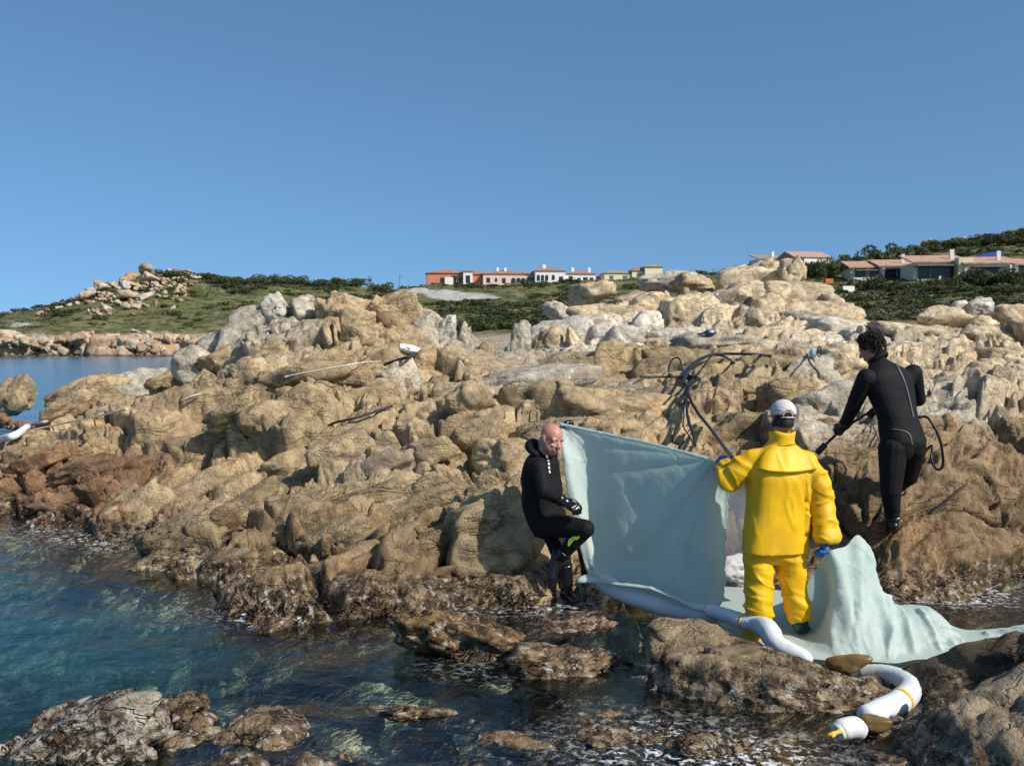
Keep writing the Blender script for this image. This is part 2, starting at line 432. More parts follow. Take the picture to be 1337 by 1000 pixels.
# colour of the stone by place: (px, py, distance, albedo)
PALE=(.60,.485,.33); WHITE=(.62,.57,.49); TAN=(.43,.325,.195); BROWN=(.265,.185,.105); RED=(.27,.16,.09); GREY=(.45,.405,.33); OLIVE=(.335,.255,.15)
TINTS = [(320,430,17,GREY),(400,415,17,GREY),(250,470,16.5,TAN),(130,500,18,TAN),(60,556,16,TAN),(120,560,15,TAN),(200,560,14,TAN),(300,520,15,TAN),
 (450,400,16.5,TAN),(520,420,16.5,TAN),(580,430,17,GREY),(400,500,14.5,TAN),(500,500,14,TAN),(600,500,15,TAN),(300,600,12,TAN),(400,600,11.5,OLIVE),(500,600,11,TAN),
 (600,600,11,OLIVE),(60,620,13,RED),(120,650,12,RED),(0,640,12.6,RED),(170,620,12.2,RED),(170,670,10.6,TAN),(250,680,10,OLIVE),(350,700,9.5,BROWN),(450,700,9.4,BROWN),
 (550,690,9.5,OLIVE),(200,735,9.7,OLIVE),(300,760,8.8,BROWN),(450,780,8.4,BROWN),(600,780,8.7,BROWN),(650,690,9.4,TAN),(680,560,11.6,TAN),(720,500,14,GREY),
 (800,560,11,TAN),(900,560,11,TAN),(820,480,16,OLIVE),(930,480,15,OLIVE),(960,560,10.6,OLIVE),(1020,520,12,OLIVE),(1060,560,10.8,GREY),(1100,640,9.7,BROWN),(1160,720,9.1,BROWN),
 (1250,600,10.2,BROWN),(1330,600,10.1,BROWN),(1250,720,9.3,BROWN),(1330,720,9.4,BROWN),(1240,520,11.6,GREY),(1310,510,12.5,PALE),(1240,470,15,PALE),(1330,450,17,PALE),
 (1100,432,20,WHITE),(1050,420,22,PALE),(1230,420,20,PALE),(1280,400,20,WHITE),(1050,390,25,PALE),(960,380,28,PALE),(900,400,26,PALE),(820,430,22,WHITE),(760,430,23,WHITE),(680,450,21,GREY),
 (780,380,31,PALE),(880,365,31,PALE),(1000,360,31,PALE),(720,405,28,WHITE),(1000,430,20,PALE),(1100,480,14,PALE),(1040,480,14.5,OLIVE),
 (800,850,7,OLIVE),(300,950,5.5,BROWN),(900,950,5.6,BROWN),(1200,850,7.2,OLIVE)]
_tq = np.array([((a - 668.5) / F * 1.5, math.log(c)) for a, b, c, _ in TINTS], np.float32); _tc = np.array([t[3] for t in TINTS], np.float32)
def tint_at(p):
    u = p[:, 0] / p[:, 1]; q = np.stack([u * 1.5, np.log(np.maximum(p[:, 1], 1))], 1).astype(np.float32)
    out = np.empty((len(q), 3), np.float32)
    for k in range(0, len(q), 60000):
        a = q[k:k + 60000]
        d2 = (a[:, None, 0] - _tq[None, :, 0]) ** 2 + (a[:, None, 1] - _tq[None, :, 1]) ** 2
        wgt = 1 / (d2 + .0006) ** 2
        out[k:k + 60000] = (wgt @ _tc) / wgt.sum(1)[:, None]
    return out

_e1 = np.array((.80, .42, .30)); _e1 /= np.linalg.norm(_e1)
_e3 = np.array((-.35, -.1, .9)); _e3 -= _e1 * (_e3 @ _e1); _e3 /= np.linalg.norm(_e3)
_e2 = np.cross(_e3, _e1)
EB = np.stack([_e1 * .55, _e2 * .9, _e3 * 1.25]).astype(np.float32)
def saw(x, w=.32):                                  # ledges: a slow rise and a sharp drop
    f = x - np.floor(x)
    return np.where(f < 1 - w, f / (1 - w), (1 - f) / w)
def fracture(p):
    """height along the surface normal of jointed, weathered granite"""
    wq = np.stack([fbm(p * .8, 3, 31), fbm(p * .8, 3, 37), fbm(p * .8, 3, 41)], 1)
    q = (p + .34 * wq) @ EB.T
    h = np.zeros(len(p), np.float32)
    for k, (size, a, tl, cr, wdt) in enumerate(((1.5, .21, .95, .36, .085), (.62, .14, 1.0, .25, .10), (.27, .078, 1.0, .12, .12), (.115, .026, .9, .036, .16))):
        qq = q / size + wq * (.25 if k else .1)
        F1, F2, V, H = cell3(qq, 5 + k * 13, block=True)
        gap = F2 - F1
        tiltv = (H[:, 1:4] - .5)
        keep = 1.0 if k == 0 else sstep(-.30, .15, fbm(p * (.9 / size * .35), 2, 77 + k))     # stretches stay whole
        hh = a * (H[:, 0] - .5) * 2 + a * tl * 2.2 * (V * tiltv).sum(1) - a * .45 * F1 ** 2
        rough_w = wdt * (.3 + 1.1 * H[:, 2] ** 2)
        hh -= cr * (.35 + .65 * H[:, 3]) * (1 - sstep(0, rough_w, gap))
        h += hh * keep
    lay = (p + .3 * np.stack([fbm(p * .6, 2, 33)] * 3, 1)) @ EB.T @ np.array((.0, .25, 1.), np.float32)
    h += .10 * (saw(lay / .62 + .35 * fbm(p * .9, 2, 43)) - .5) * sstep(-.3, .3, fbm(p * .45, 2, 45))
    h += .04 * (saw(lay / .21 + .5 * fbm(p * 1.5, 2, 46)) - .5) * sstep(-.1, .4, fbm(p * .8, 2, 48))
    h += .05 * fbm(p * 2.6, 5, 51, .55) + .03 * fbm(p * 7.5, 4, 61, .6, True)
    return h

# ---- near shore sheet
uu = np.concatenate([np.linspace(-1.7, -.60, 40), np.linspace(-.59, .59, 840), np.linspace(.60, 1.7, 40)])
dfine = np.exp(np.linspace(math.log(2.2), math.log(46.), 700))
NC = len(uu); NR = 640
Uf, Df = np.meshgrid(uu, dfine)
zf = near_f(Uf.ravel(), Df.ravel()).reshape(Df.shape).astype(np.float64)
def blur(a, it, ax):
    for _ in range(it):
        b = np.moveaxis(a.copy(), ax, 0); c = np.moveaxis(a, ax, 0)
        b[1:-1] = .25 * c[:-2] + .5 * c[1:-1] + .25 * c[2:]
        a = np.moveaxis(b, 0, ax)
    return a
zf = blur(blur(zf, 18, 0), 60, 1)
_nx = np.gradient(zf, axis=1) / (np.gradient(Uf, axis=1) * Df)           # slope across, at constant distance
_ny = (np.gradient(zf, axis=0) / np.gradient(Df, axis=0)) - _nx * Uf      # slope along y
nf_ = np.stack([-_nx, -_ny, np.ones_like(_nx)], -1); nf_ /= np.linalg.norm(nf_, axis=-1)[..., None]
nf_ = blur(blur(nf_, 12, 0), 30, 1)
def base_at(Dq):
    z = np.empty_like(Dq); n = np.empty(Dq.shape + (3,))
    for c in range(Dq.shape[1]):
        z[:, c] = np.interp(Dq[:, c], dfine, zf[:, c])
        for k in range(3): n[:, c, k] = np.interp(Dq[:, c], dfine, nf_[:, c, k])
    n /= np.linalg.norm(n, axis=-1)[..., None]
    return z, n
# rows are spread evenly along the slope, so that steep faces keep their detail
stp = np.sqrt((np.diff(Df, axis=0) * .45) ** 2 + np.diff(zf, axis=0) ** 2) / (.5 * (Df[1:] + Df[:-1])) ** .9
mid = .5 * (Df[1:] + Df[:-1])
stp = stp * np.where(mid < 4.9, .2, np.where(mid > 34, .35, 1.0)) + .0004
stp = blur(stp, 40, 1)
cum = np.vstack([np.zeros(NC), np.cumsum(stp, 0)]); cum /= cum[-1]
tgt = np.linspace(0, 1, NR)
D = np.empty((NR, NC))
for c in range(NC): D[:, c] = np.interp(tgt, cum[:, c], dfine)
U = np.repeat(uu[None], NR, 0)
def displaced(D):
    Zb, Nn = base_at(D)
    Pn = np.stack([U * D, D, Zb], -1)
    flat = Pn.reshape(-1, 3)
    amp = np.clip(.35 + .8 * sstep(-.5, .25, flat[:, 2]), .3, 1.0)
    uu_ = flat[:, 0] / flat[:, 1]
    amp *= 1 - .5 * sstep(.0, .03, uu_) * sstep(.21, .17, uu_) * sstep(10.6, 11.3, flat[:, 1]) * sstep(15.5, 14., flat[:, 1])      # the smooth slabs
    amp *= 1 - .62 * sstep(7.3, 6.5, flat[:, 1])                               # the low reef in front
    hd = fracture(flat) * amp
    tid = np.exp(-((flat[:, 2] - .05) / .16) ** 2)      # fine crust in the tidal zone
    hd += tid * (.03 * fbm(flat * 16, 3, 91, .6, True))
    return (flat + Nn.reshape(-1, 3) * hd[:, None].astype(np.float64)).reshape(NR, NC, 3)
NEARQ = displaced(D)
# second pass: rows follow the broken surface itself
seg = np.linalg.norm(np.diff(NEARQ, axis=0) * np.array((1, .5, 1)), axis=2) / (.5 * (D[1:] + D[:-1])) ** .9
m2 = .5 * (D[1:] + D[:-1])
seg = seg * np.where(m2 < 4.9, .2, np.where(m2 > 34, .35, 1.0)) + .0003
seg = blur(seg, 60, 1)
cum = np.vstack([np.zeros(NC), np.cumsum(seg, 0)]); cum /= cum[-1]
D2 = np.empty_like(D)
for c in range(NC): D2[:, c] = np.interp(tgt, cum[:, c], D[:, c])
D = D2
NEARQ = displaced(D)
for _ in range(1):
    NEARQ[1:-1, 1:-1] = .5 * NEARQ[1:-1, 1:-1] + .125 * (NEARQ[:-2, 1:-1] + NEARQ[2:, 1:-1] + NEARQ[1:-1, :-2] + NEARQ[1:-1, 2:])
Q = NEARQ.reshape(-1, 3)
shore = link('rocky_shore', mesh_np('rocky_shore', Q, grid_faces(NR, NC), ROCK), kind='structure')
set_attr(shore.data, 'tint', tint_at(Q))
set_attr(shore.data, 'tidal', .30 * sstep(7.6, 6.6, Q[:, 1]) + .05 + .12 * sstep(9.6, 8.6, Q[:, 1]) * sstep(.35, .15, Q[:, 2]))
BV = [BVHTree.FromPolygons(Q[:, :].tolist(), grid_faces(NR, NC).tolist())]
print('near', time.time() - T0)

def hit(px, py, only=None):
    o = Vector((0, 0, CAMZ)); r = ray(px, py); best = None
    for b in (BV if only is None else only):
        loc, nrm, idx, dist = b.ray_cast(o, r)
        if loc is not None and (best is None or dist < best[2]): best = (loc, nrm, dist)
    return best
# ------------------------------------------------------------------ boulders
_ico = {}
def ico(level):
    if level not in _ico:
        bm = bmesh.new(); bmesh.ops.create_icosphere(bm, subdivisions=level, radius=1.0)
        _ico[level] = (np.array([v.co for v in bm.verts], np.float32), np.array([[v.index for v in f.verts] for f in bm.faces], np.int32)); bm.free()
    return _ico[level]
def rock_unit(level, seed, planes=12, sharp=16, cut=.50, rough=1.0, joints=False):
    v, f = ico(level)
    r = np.random.default_rng(seed)
    n = r.normal(size=(planes, 3))
    if joints:                                       # the joint sets that all the bedrock shares
        J0 = np.array([_e3, -_e3, _e2, -_e2, _e1, -_e1, _e3 + .5 * _e2, -_e2 - .5 * _e1, _e3 - .4 * _e2])
        n = np.vstack([J0[r.integers(0, 9, planes - 3)] + r.normal(size=(planes - 3, 3)) * .20, n[:3]])
    n /= np.linalg.norm(n, axis=1)[:, None]
    n = np.vstack([n, np.eye(3), -np.eye(3)])
    d = np.concatenate([r.uniform(cut, 1.0, planes), r.uniform(.86, 1.0, 6)])
    dots = np.maximum(v @ n.T, 1e-3)
    t = d[None] / dots
    rad = (t ** -float(sharp)).sum(1) ** (-1.0 / sharp)
    p = v * rad[:, None] * 1.06
    o = r.uniform(-50, 50, 3)
    F1, F2, V, H = cell3((p + .25 * np.stack([fbm(p * 1.5 + o, 2, 3)] * 3, 1)) * 1.15 + o, seed % 97)
    g = (1 - sstep(0, .11, F2 - F1)) * .13 * sstep(-.2, .2, fbm(p * .8 + o, 2, 8))
    G1, G2, V2, H2 = cell3(p * 2.6 + .4 * fbm(p * 2 + o, 2, 4)[:, None] + o, seed % 89)
    g2 = (1 - sstep(0, .12, G2 - G1)) * .045 * sstep(-.05, .25, fbm(p * 1.4 + o, 2, 18))
    dsp = (-g - g2 + .20 * (H[:, 0] - .5) + .22 * (V * (H[:, 1:4] - .5)).sum(1) + .075 * (H2[:, 0] - .5) + .08 * (V2 * (H2[:, 1:4] - .5)).sum(1) + .07 * fbm(p * 1.3 + o, 3, 5) + .05 * fbm(p * 4.2 + o, 4, 9, .6) + .03 * fbm(p * 5 + o, 4, 15, .6, True)) * rough
    return (p + v * dsp[:, None]).astype(np.float32), f
def place_rock(name, c, size, roll=0.0, yaw=0.0, pitch=0.0, level=4, seed=1, tint=None, parent=None, sharp=16, cut=.5, rough=1.0, planes=12, mat=None, tidal=.05, joints=False, **kw):
    p, f = rock_unit(level, seed, planes, sharp, cut, rough, joints)
    m = Matrix.Rotation(R(-roll), 3, 'Y') @ Matrix.Rotation(R(pitch), 3, 'X') @ Matrix.Rotation(R(yaw), 3, 'Z')
    M = np.array(m, np.float32)
    lean = Matrix.Rotation(R(yaw), 3, 'Z')
    q = (p @ np.array(lean, np.float32).T) * (np.asarray(size, np.float32) / 2)
    q = q @ np.array(Matrix.Rotation(R(pitch), 3, 'X') , np.float32).T @ np.array(Matrix.Rotation(R(-roll), 3, 'Y'), np.float32).T
    wv = q + np.asarray(c, np.float32)
    o = obj(name, wv, f, mat or ROCK, parent, True, **kw)
    tc = np.asarray(tint if tint is not None else tint_at(np.asarray(c)[None])[0], np.float32)
    set_attr(o.data, 'tint', np.repeat(tc[None], len(wv), 0))
    if tidal: set_attr(o.data, 'tidal', np.full(len(wv), tidal))
    BV.append(BVHTree.FromPolygons(wv.tolist(), f.tolist()))
    return o
_rs = random.Random(5)
def boulder_px(cx, cy, w, h, roll=0, d=None, tint=None, k=1.0, level=None, sharp=16, cut=.5, name='rock', parent='shore', push=.36, deep=1.05, rough=1.0, seed=None, **kw):
    if d is None:
        q = hit(cx, cy + .3 * h, BV[:1]); d = q[0].y if q else 20
    wm, hm = w * d / F, h * d / F
    dm = deep * math.sqrt(wm * hm)
    c = P(cx, cy, d + push * dm)
    t = np.array(tint if tint is not None else tint_at(c[None])[0]); t = t * _rs.uniform(.9, 1.12)
    lv = level or (3 if max(w, h) < 30 else 4)
    return place_rock(name, c, (wm * 1.06 * k, dm, hm * 1.06 * k), roll, _rs.uniform(-14, 14), _rs.uniform(-8, 8), lv, seed if seed is not None else _rs.randint(1, 9999), t,
                      shore if parent == 'shore' else parent, sharp, cut, rough, **kw)
TR = [  # px, py, width, height, roll, distance (None: where the sight line meets the ground), colour
 # left ridge
 (326,436,118,64,34,16.9,GREY),(362,404,30,40,40,17.0,WHITE),(396,416,54,54,20,16.9,GREY),(420,402,18,32,8,16.7,TAN),(449,402,46,48,0,16.6,TAN),(432,430,34,40,0,16.6,TAN),
 (515,424,80,86,-14,16.9,TAN),(496,404,36,40,20,17.1,TAN),(465,422,62,44,5,16.2,TAN),(475,452,54,52,0,15.7,OLIVE),(508,448,36,44,-28,15.9,TAN),
 (568,430,50,60,-6,16.8,GREY),(584,432,26,50,-10,16.7,WHITE),(606,446,24,58,-20,16.9,GREY),(556,474,36,48,0,15.6,TAN),(583,474,24,42,4,15.8,TAN),(601,472,20,34,0,15.9,TAN),
 (632,467,32,36,0,17,TAN),(252,477,54,52,10,16.7,GREY),(121,510,80,48,12,17.6,TAN),(168,510,56,44,-18,17.8,GREY),(210,506,44,36,0,17.4,TAN),(285,478,50,40,25,16.4,TAN),
 (84,530,54,40,25,16.8,TAN),(392,524,58,46,-4,None,TAN),(514,498,44,44,10,None,GREY),(613,524,46,44,0,None,TAN),(345,470,90,34,28,15.8,TAN),(400,486,90,44,14,None,TAN),
 (440,495,60,36,-8,None,TAN),(330,500,40,60,40,None,TAN),(348,545,50,46,0,None,TAN),(470,520,60,40,0,None,TAN),(300,545,60,50,20,None,TAN),
 (495,438,140,104,0,17.3,TAN),(350,448,150,80,26,17.4,GREY),(425,434,96,72,0,17.2,TAN),(590,455,80,60,-10,17.3,TAN),(965,408,170,76,10,27.5,PALE),(830,434,210,60,0,26.6,PALE),(1230,452,220,58,-4,18.8,PALE),(760,440,130,60,0,23.6,WHITE),(1060,420,130,50,0,23.8,PALE),
 # lower left
 (105,612,86,34,-4,None,RED),(45,606,50,34,-8,None,RED),(95,650,76,32,3,None,RED),(48,634,30,24,0,None,RED),(128,640,24,26,0,None,RED),(170,618,46,40,-10,None,RED),(20,662,44,26,10,None,RED),
 (172,668,84,66,34,None,TAN),(110,684,44,22,8,None,TAN),(200,738,146,48,6,9.75,OLIVE),(240,700,80,50,20,None,OLIVE),(285,690,50,56,10,None,BROWN),(300,735,60,44,0,None,OLIVE),
 (320,660,60,50,25,None,OLIVE),(255,640,70,40,20,None,TAN),(380,690,60,44,10,None,OLIVE),(370,610,60,44,12,None,TAN),(440,600,64,50,18,None,TAN),
 # lower middle
 (648,688,128,118,8,9.55,TAN),(690,735,70,60,-10,9.2,TAN),(529,674,92,50,-6,9.9,OLIVE),(505,716,100,40,4,9.35,BROWN),(590,640,40,36,0,None,OLIVE),(480,656,70,34,4,None,OLIVE),
 (400,772,170,46,8,8.62,BROWN),(520,764,130,44,-2,8.62,BROWN),(610,768,70,40,-8,8.75,BROWN),(440,745,110,34,4,8.95,BROWN),(560,702,24,20,0,None,BROWN),(572,715,16,16,0,None,BROWN),(548,694,18,16,0,None,BROWN),
 (430,700,90,40,12,None,OLIVE),(555,590,60,50,-6,None,TAN),(620,575,60,50,8,None,TAN),(660,600,60,60,-20,None,TAN),(500,610,50,36,10,None,OLIVE),(560,640,60,36,5,None,TAN),
 # right of the middle: slabs
 (690,505,110,46,4,13.8,GREY),(735,535,100,60,-6,12.3,TAN),(830,545,130,60,-8,11.9,TAN),(790,590,150,70,-6,11.0,TAN),(870,585,110,60,-14,11.1,TAN),(640,545,90,50,10,12.4,TAN),
 (925,452,120,30,-3,17.6,GREY),(870,474,60,38,4,15.8,OLIVE),(930,484,80,38,0,15,OLIVE),(1005,490,70,44,0,14,OLIVE),(1050,485,60,40,8,14,GREY),
 (930,514,44,44,20,12.7,OLIVE),(985,508,50,30,4,12.6,TAN),(983,530,34,26,0,12,OLIVE),(968,564,76,66,6,10.9,OLIVE),(925,580,34,34,0,10.8,BROWN),(1022,525,64,62,-8,11.6,OLIVE),
 (1085,528,76,76,4,11.4,GREY),(1060,580,50,60,10,10.5,BROWN),(905,545,30,44,10,11.4,OLIVE),
 # pale knolls behind
 (680,448,34,50,0,22,GREY),(716,448,46,44,6,22.3,PALE),(750,450,40,46,0,22,PALE),(728,405,36,28,0,26.5,WHITE),(768,387,62,34,4,30.5,PALE),(782,412,86,32,0,26.5,PALE),(772,432,66,36,10,24,WHITE),
 (812,448,64,38,0,22,WHITE),(842,430,58,44,-14,23,WHITE),(858,450,30,26,0,21.8,PALE),(872,368,70,32,8,31,WHITE),(822,394,70,28,6,30,PALE),(890,408,58,62,4,24,PALE),(925,410,44,54,-6,24.4,PALE),(945,390,46,28,8,26.5,WHITE),
 (985,372,86,54,14,29.5,PALE),(1000,354,46,26,26,31,PALE),(960,400,60,44,20,26,PALE),(1000,410,50,50,35,24.5,PALE),(1034,354,32,44,0,28.5,PALE),(1058,388,106,40,-8,25,PALE),(1085,404,46,26,-30,24.6,PALE),
 (1048,420,56,30,0,23,GREY),(985,430,40,50,50,21.8,PALE),(1020,440,50,40,30,20.8,PALE),(850,400,50,40,-10,28,PALE),(905,372,60,28,-6,30.5,PALE),(700,470,60,24,0,19.5,GREY),(740,474,60,22,0,18.5,OLIVE),
 (1110,432,150,38,-7,19.6,WHITE),(1060,446,56,28,10,19.2,PALE),(1190,440,70,28,-4,19.2,PALE),(1228,418,80,36,0,21,PALE),(1279,400,36,34,0,21.3,WHITE),(1314,414,40,40,-4,21.2,PALE),(1280,422,36,20,0,20.9,PALE),(1252,400,24,14,10,21.5,WHITE),
 (1215,478,48,54,8,15.8,PALE),(1245,482,38,56,-8,15.8,PALE),(1175,466,60,40,-6,16,WHITE),(1298,470,66,44,0,15.3,PALE),(1310,508,80,60,6,13,PALE),(1243,520,76,56,10,12.8,GREY),(1100,475,64,52,-8,14.6,PALE),(1290,440,90,30,-4,18.2,PALE),
 (1160,500,44,50,0,13.2,PALE),(1130,455,50,26,10,17.5,WHITE),(1350,440,60,40,0,18,PALE),
 # right slope
 (1163,717,54,48,4,9.2,BROWN),(1240,588,110,70,-8,10.6,BROWN),(1262,745,70,48,-20,9.3,BROWN),(1215,725,40,60,10,9.3,BROWN),(1310,690,70,60,20,9.7,BROWN),(1120,735,60,60,0,9.25,BROWN),(1300,575,70,44,14,10.9,OLIVE),(1170,610,60,50,0,10.4,BROWN),
 (1110,620,50,44,14,10.1,BROWN),(1325,735,44,40,0,9.5,BROWN),(1240,665,60,40,14,9.7,BROWN),
]
for i, (cx, cy, wd, ht, rl, d_, tn) in enumerate(TR):
    bed = cy > 478 and cx < 1200 or cy > 540                     # bedrock of the slope: broad tilted plates, half sunk
    if bed:
        if cx < 640: rl = rl * .4 + 16
        wd, ht = wd * 1.45, ht * (1.05 if cx < 640 else 1.15)
    boulder_px(cx, cy, wd, ht, rl, d_, tn, sharp=_rs.choice((14, 20, 28, 36)), cut=_rs.uniform(.42, .62), seed=100 + i * 7, joints=bed, push=.55 if bed else .34, deep=.85 if bed else 1.05)
boulder_px(636, 694, 140, 132, 8, 8.98, TAN, seed=3111, cut=.66, push=.22, deep=.8, level=5)       # the block the bald diver leans on
boulder_px(668, 756, 90, 50, -6, 8.85, BROWN, seed=3222, cut=.6, push=.3)
print('traced', time.time() - T0)

# rocks that stand by themselves
def thing_rock(px, py, w_, h_, roll, d_, tint, label, cat='rock', seed=3, level=5, **kw):
    return boulder_px(px, py, w_, h_, roll, d_, tint, name='boulder' if cat == 'boulder' else cat, parent=None, level=level, seed=seed, label=label, cat=cat, **kw)
thing_rock(22, 516, 60, 58, -6, 25.5, TAN, 'tan boulder standing in the blue bay at the far left', 'boulder', 21, 4)
for k, (a, b, c_, e) in enumerate(((10, 552, 30, 20), (34, 556, 24, 14), (-8, 548, 30, 26))):
    boulder_px(a, b, c_, e, 0, 23.5, RED, seed=300 + k)
thing_rock(18, 1034, 370, 180, 15, 5.4, (.42, .37, .30), 'broad pale crusted rock with dark weed patches at the near left corner', 'boulder', 23, 6, deep=.7, rough=1.3, tidal=.14)
thing_rock(1016, 935, 330, 190, -6, 6.2, (.34, .26, .165), 'brown rock with white barnacle crust in front of the person in yellow', 'boulder', 29, 6, deep=.75, rough=1.1, tidal=.06, cut=.78)
thing_rock(592, 836, 160, 86, -12, 7.15, (.22, .14, .06), 'low barnacled rock rising from the water below the leaning diver', 'boulder', 31, 5, rough=1.7, tidal=.12)
thing_rock(738, 828, 122, 36, 16, 7.75, (.33, .22, .15), 'narrow reddish rock awash between the pool and the dark reef', 'boulder', 33, 5, rough=1.6, tidal=.1)
thing_rock(1352, 892, 310, 165, 24, 5.7, (.12, .09, .06), 'dark shaded boulder behind the speckled corner boulder', 'boulder', 37, 5)  # tint is darkened all over to carry the shade of its visible side
thing_rock(1318, 1030, 350, 230, 20, 4.9, (.29, .235, .165), 'speckled brown granite boulder filling the near right corner', 'boulder', 41, 6)
thing_rock(1238, 925, 84, 44, 36, 5.7, (.24, .18, .11), 'small wedge of rock leaning against the dark shaded boulder', 'boulder', 43, 4)
SMOOTH = simple('wet_stone', (.20, .12, .035), .35, .25, 14, .15, 60)
thing_rock(1108, 866, 64, 40, 4, 6.55, (.24, .14, .035), 'smooth olive brown stone lying on top of the brown rock', 'stone', 47, 4, rough=.3, sharp=5, mat=SMOOTH)
thing_rock(1144, 943, 56, 28, -10, 5.72, (.24, .14, .035), 'oval amber brown pebble wedged beside the white boom', 'stone', 49, 4, rough=.25, sharp=5, mat=SMOOTH)
thing_rock(1168, 940, 22, 16, -20, 5.8, (.52, .42, .36), 'little pale pink stone beside the amber brown pebble', 'stone', 51, 3, rough=.3, sharp=5)
for k, (a, b, c_, e, dd_) in enumerate(((800, 868, 110, 30, 6.9), (560, 935, 130, 34, 6.0), (700, 980, 160, 40, 5.5), (830, 985, 150, 44, 5.5), (730, 870, 150, 50, 6.7), (440, 870, 90, 24, 7.3), (240, 930, 70, 40, 5.9), (930, 985, 120, 40, 5.4))):
    boulder_px(a, b, c_, e, _rs.uniform(-8, 8), dd_, OLIVE if k % 2 else BROWN, seed=400 + k, rough=1.7, tidal=.3)

for k, (px_, d_, z_, w_, dp_, h_) in enumerate(((290, 5.75, -.20, .95, .7, .40), (400, 5.8, -.24, .9, .75, .44), (520, 5.55, -.22, .8, .6, .38), (350, 5.35, -.2, .9, .5, .42), (640, 5.5, -.2, .9, .6, .42), (455, 6.2, -.30, .7, .5, .40), (565, 6.05, -.34, .62, .5, .40))):
    place_rock('rock', ((px_ - 668.5) / F * d_, d_, z_), (w_, dp_, h_), 0, k * 40, 0, 4, 820 + k, OLIVE if k < 5 else TAN, shore, rough=1.6, tidal=.32 if k < 5 else 0)
# stones on the sea bed
_sb = random.Random(9)
for k in range(70):
    u_, d_ = _sb.uniform(-.56, .02), _sb.uniform(5.6, 9.4)
    q = BV[0].ray_cast(Vector((u_ * d_, d_, 5)), Vector((0, 0, -1)))[0]
    if q is None or q.z > -.35: continue
    s_ = _sb.uniform(.3, .9); h_ = min(s_ * .5, -.12 - q.z)
    place_rock('rock', (q.x, q.y, q.z + h_ * .25), (s_, s_ * _sb.uniform(.6, 1), h_), _sb.uniform(-20, 20), _sb.uniform(0, 360), 0, 3, 600 + k, OLIVE, shore, tidal=.0)
# ------------------------------------------------------------------ water
def water_material(name, near=True):
    t = NT(name)
    pos = t.n('NewGeometry').outputs['Position']
    mp = t.n('Mapping', None, Vector=pos); mp.inputs['Scale'].default_value = (1, 1.0, 1)
    if near:
        dep = t.n('Attribute', {'attribute_name': 'depth'}).outputs['Fac']
        foam = t.n('Attribute', {'attribute_name': 'foam'}).outputs['Fac']
        h = t.math('ADD', t.math('MULTIPLY', t.noise(mp, 2.6, 4, .6, .8), 1.0), t.math('MULTIPLY', t.noise(mp, 11.0, 4, .6, .4), .28))
        nr = t.bump(h, .32, .06)
        tr = t.n('BsdfTransparent', None, Color=t.mix(t.mr(dep, 0, 2.2, 0, 1, False), (.94, .97, .95), (.14, .50, .47)))
        body = t.n('BsdfDiffuse', None, Color=t.mix(t.mr(t.noise(pos, .9, 4), .35, .65), (.006, .046, .058), (.018, .115, .10)))
        m1 = t.n('MixShader'); t.put(m1.inputs[0], t.mr(dep, .4, 3.0, 0, .55, False)); t.put(m1.inputs[1], tr); t.put(m1.inputs[2], body)
    else:
        h = t.math('ADD', t.math('MULTIPLY', t.noise(mp, .5, 5, .65, .6), 1.0), t.math('MULTIPLY', t.noise(mp, 3.0, 3, .6), .2))
        nr = t.bump(h, .35, .25)
        m1 = t.n('BsdfDiffuse', None, Color=t.mix(t.mr(t.noise(pos, .12, 4), .35, .65), (.013, .105, .18), (.02, .17, .24)))
    fr = t.n('Fresnel', None, IOR=1.333, Normal=nr)
    gl = t.n('BsdfGlossy', None, Color=(.95, .95, .95), Roughness=.06 if near else .16, Normal=nr)
    m2 = t.n('MixShader'); t.put(m2.inputs[0], fr.outputs[0]); t.put(m2.inputs[1], m1); t.put(m2.inputs[2], gl)
    last = m2
    if near:
        fo = t.n('BsdfDiffuse', None, Color=(.72, .74, .74))
        fm = t.math('MULTIPLY', foam, t.mr(t.noise(pos, 16.0, 7, .75, .5), .50, .60))
        m3 = t.n('MixShader'); t.put(m3.inputs[0], fm); t.put(m3.inputs[1], m2); t.put(m3.inputs[2], fo); last = m3
    return t.surf(last)
st = 2
UW, DW = U[::st, ::st], D[::st, ::st]
zt = NEARQ[::st, ::st, 2]
dep = np.clip(-zt, 0, 4)
wp = np.stack([UW * DW, DW, np.zeros_like(UW)], -1).reshape(-1, 3)
wp[:, 2] = (.018 * fbm(wp * np.array((.9, 1.3, 1)), 3, 201) + .008 * fbm(wp * np.array((3.2, 4.5, 1)), 2, 205)) * sstep(46, 40, wp[:, 1])
fc = grid_faces(*UW.shape)
zmin = zt.ravel()[fc].min(1)
fc = fc[(zmin < .12) & (wp[fc[:, 0], 1] < 19.0)]
used = np.unique(fc); remap = np.full(len(wp), -1); remap[used] = np.arange(len(used))
sea = link('sea_water', mesh_np('sea_water', wp[used], remap[fc], water_material('clear_water')), kind='structure')
set_attr(sea.data, 'depth', dep.ravel()[used])
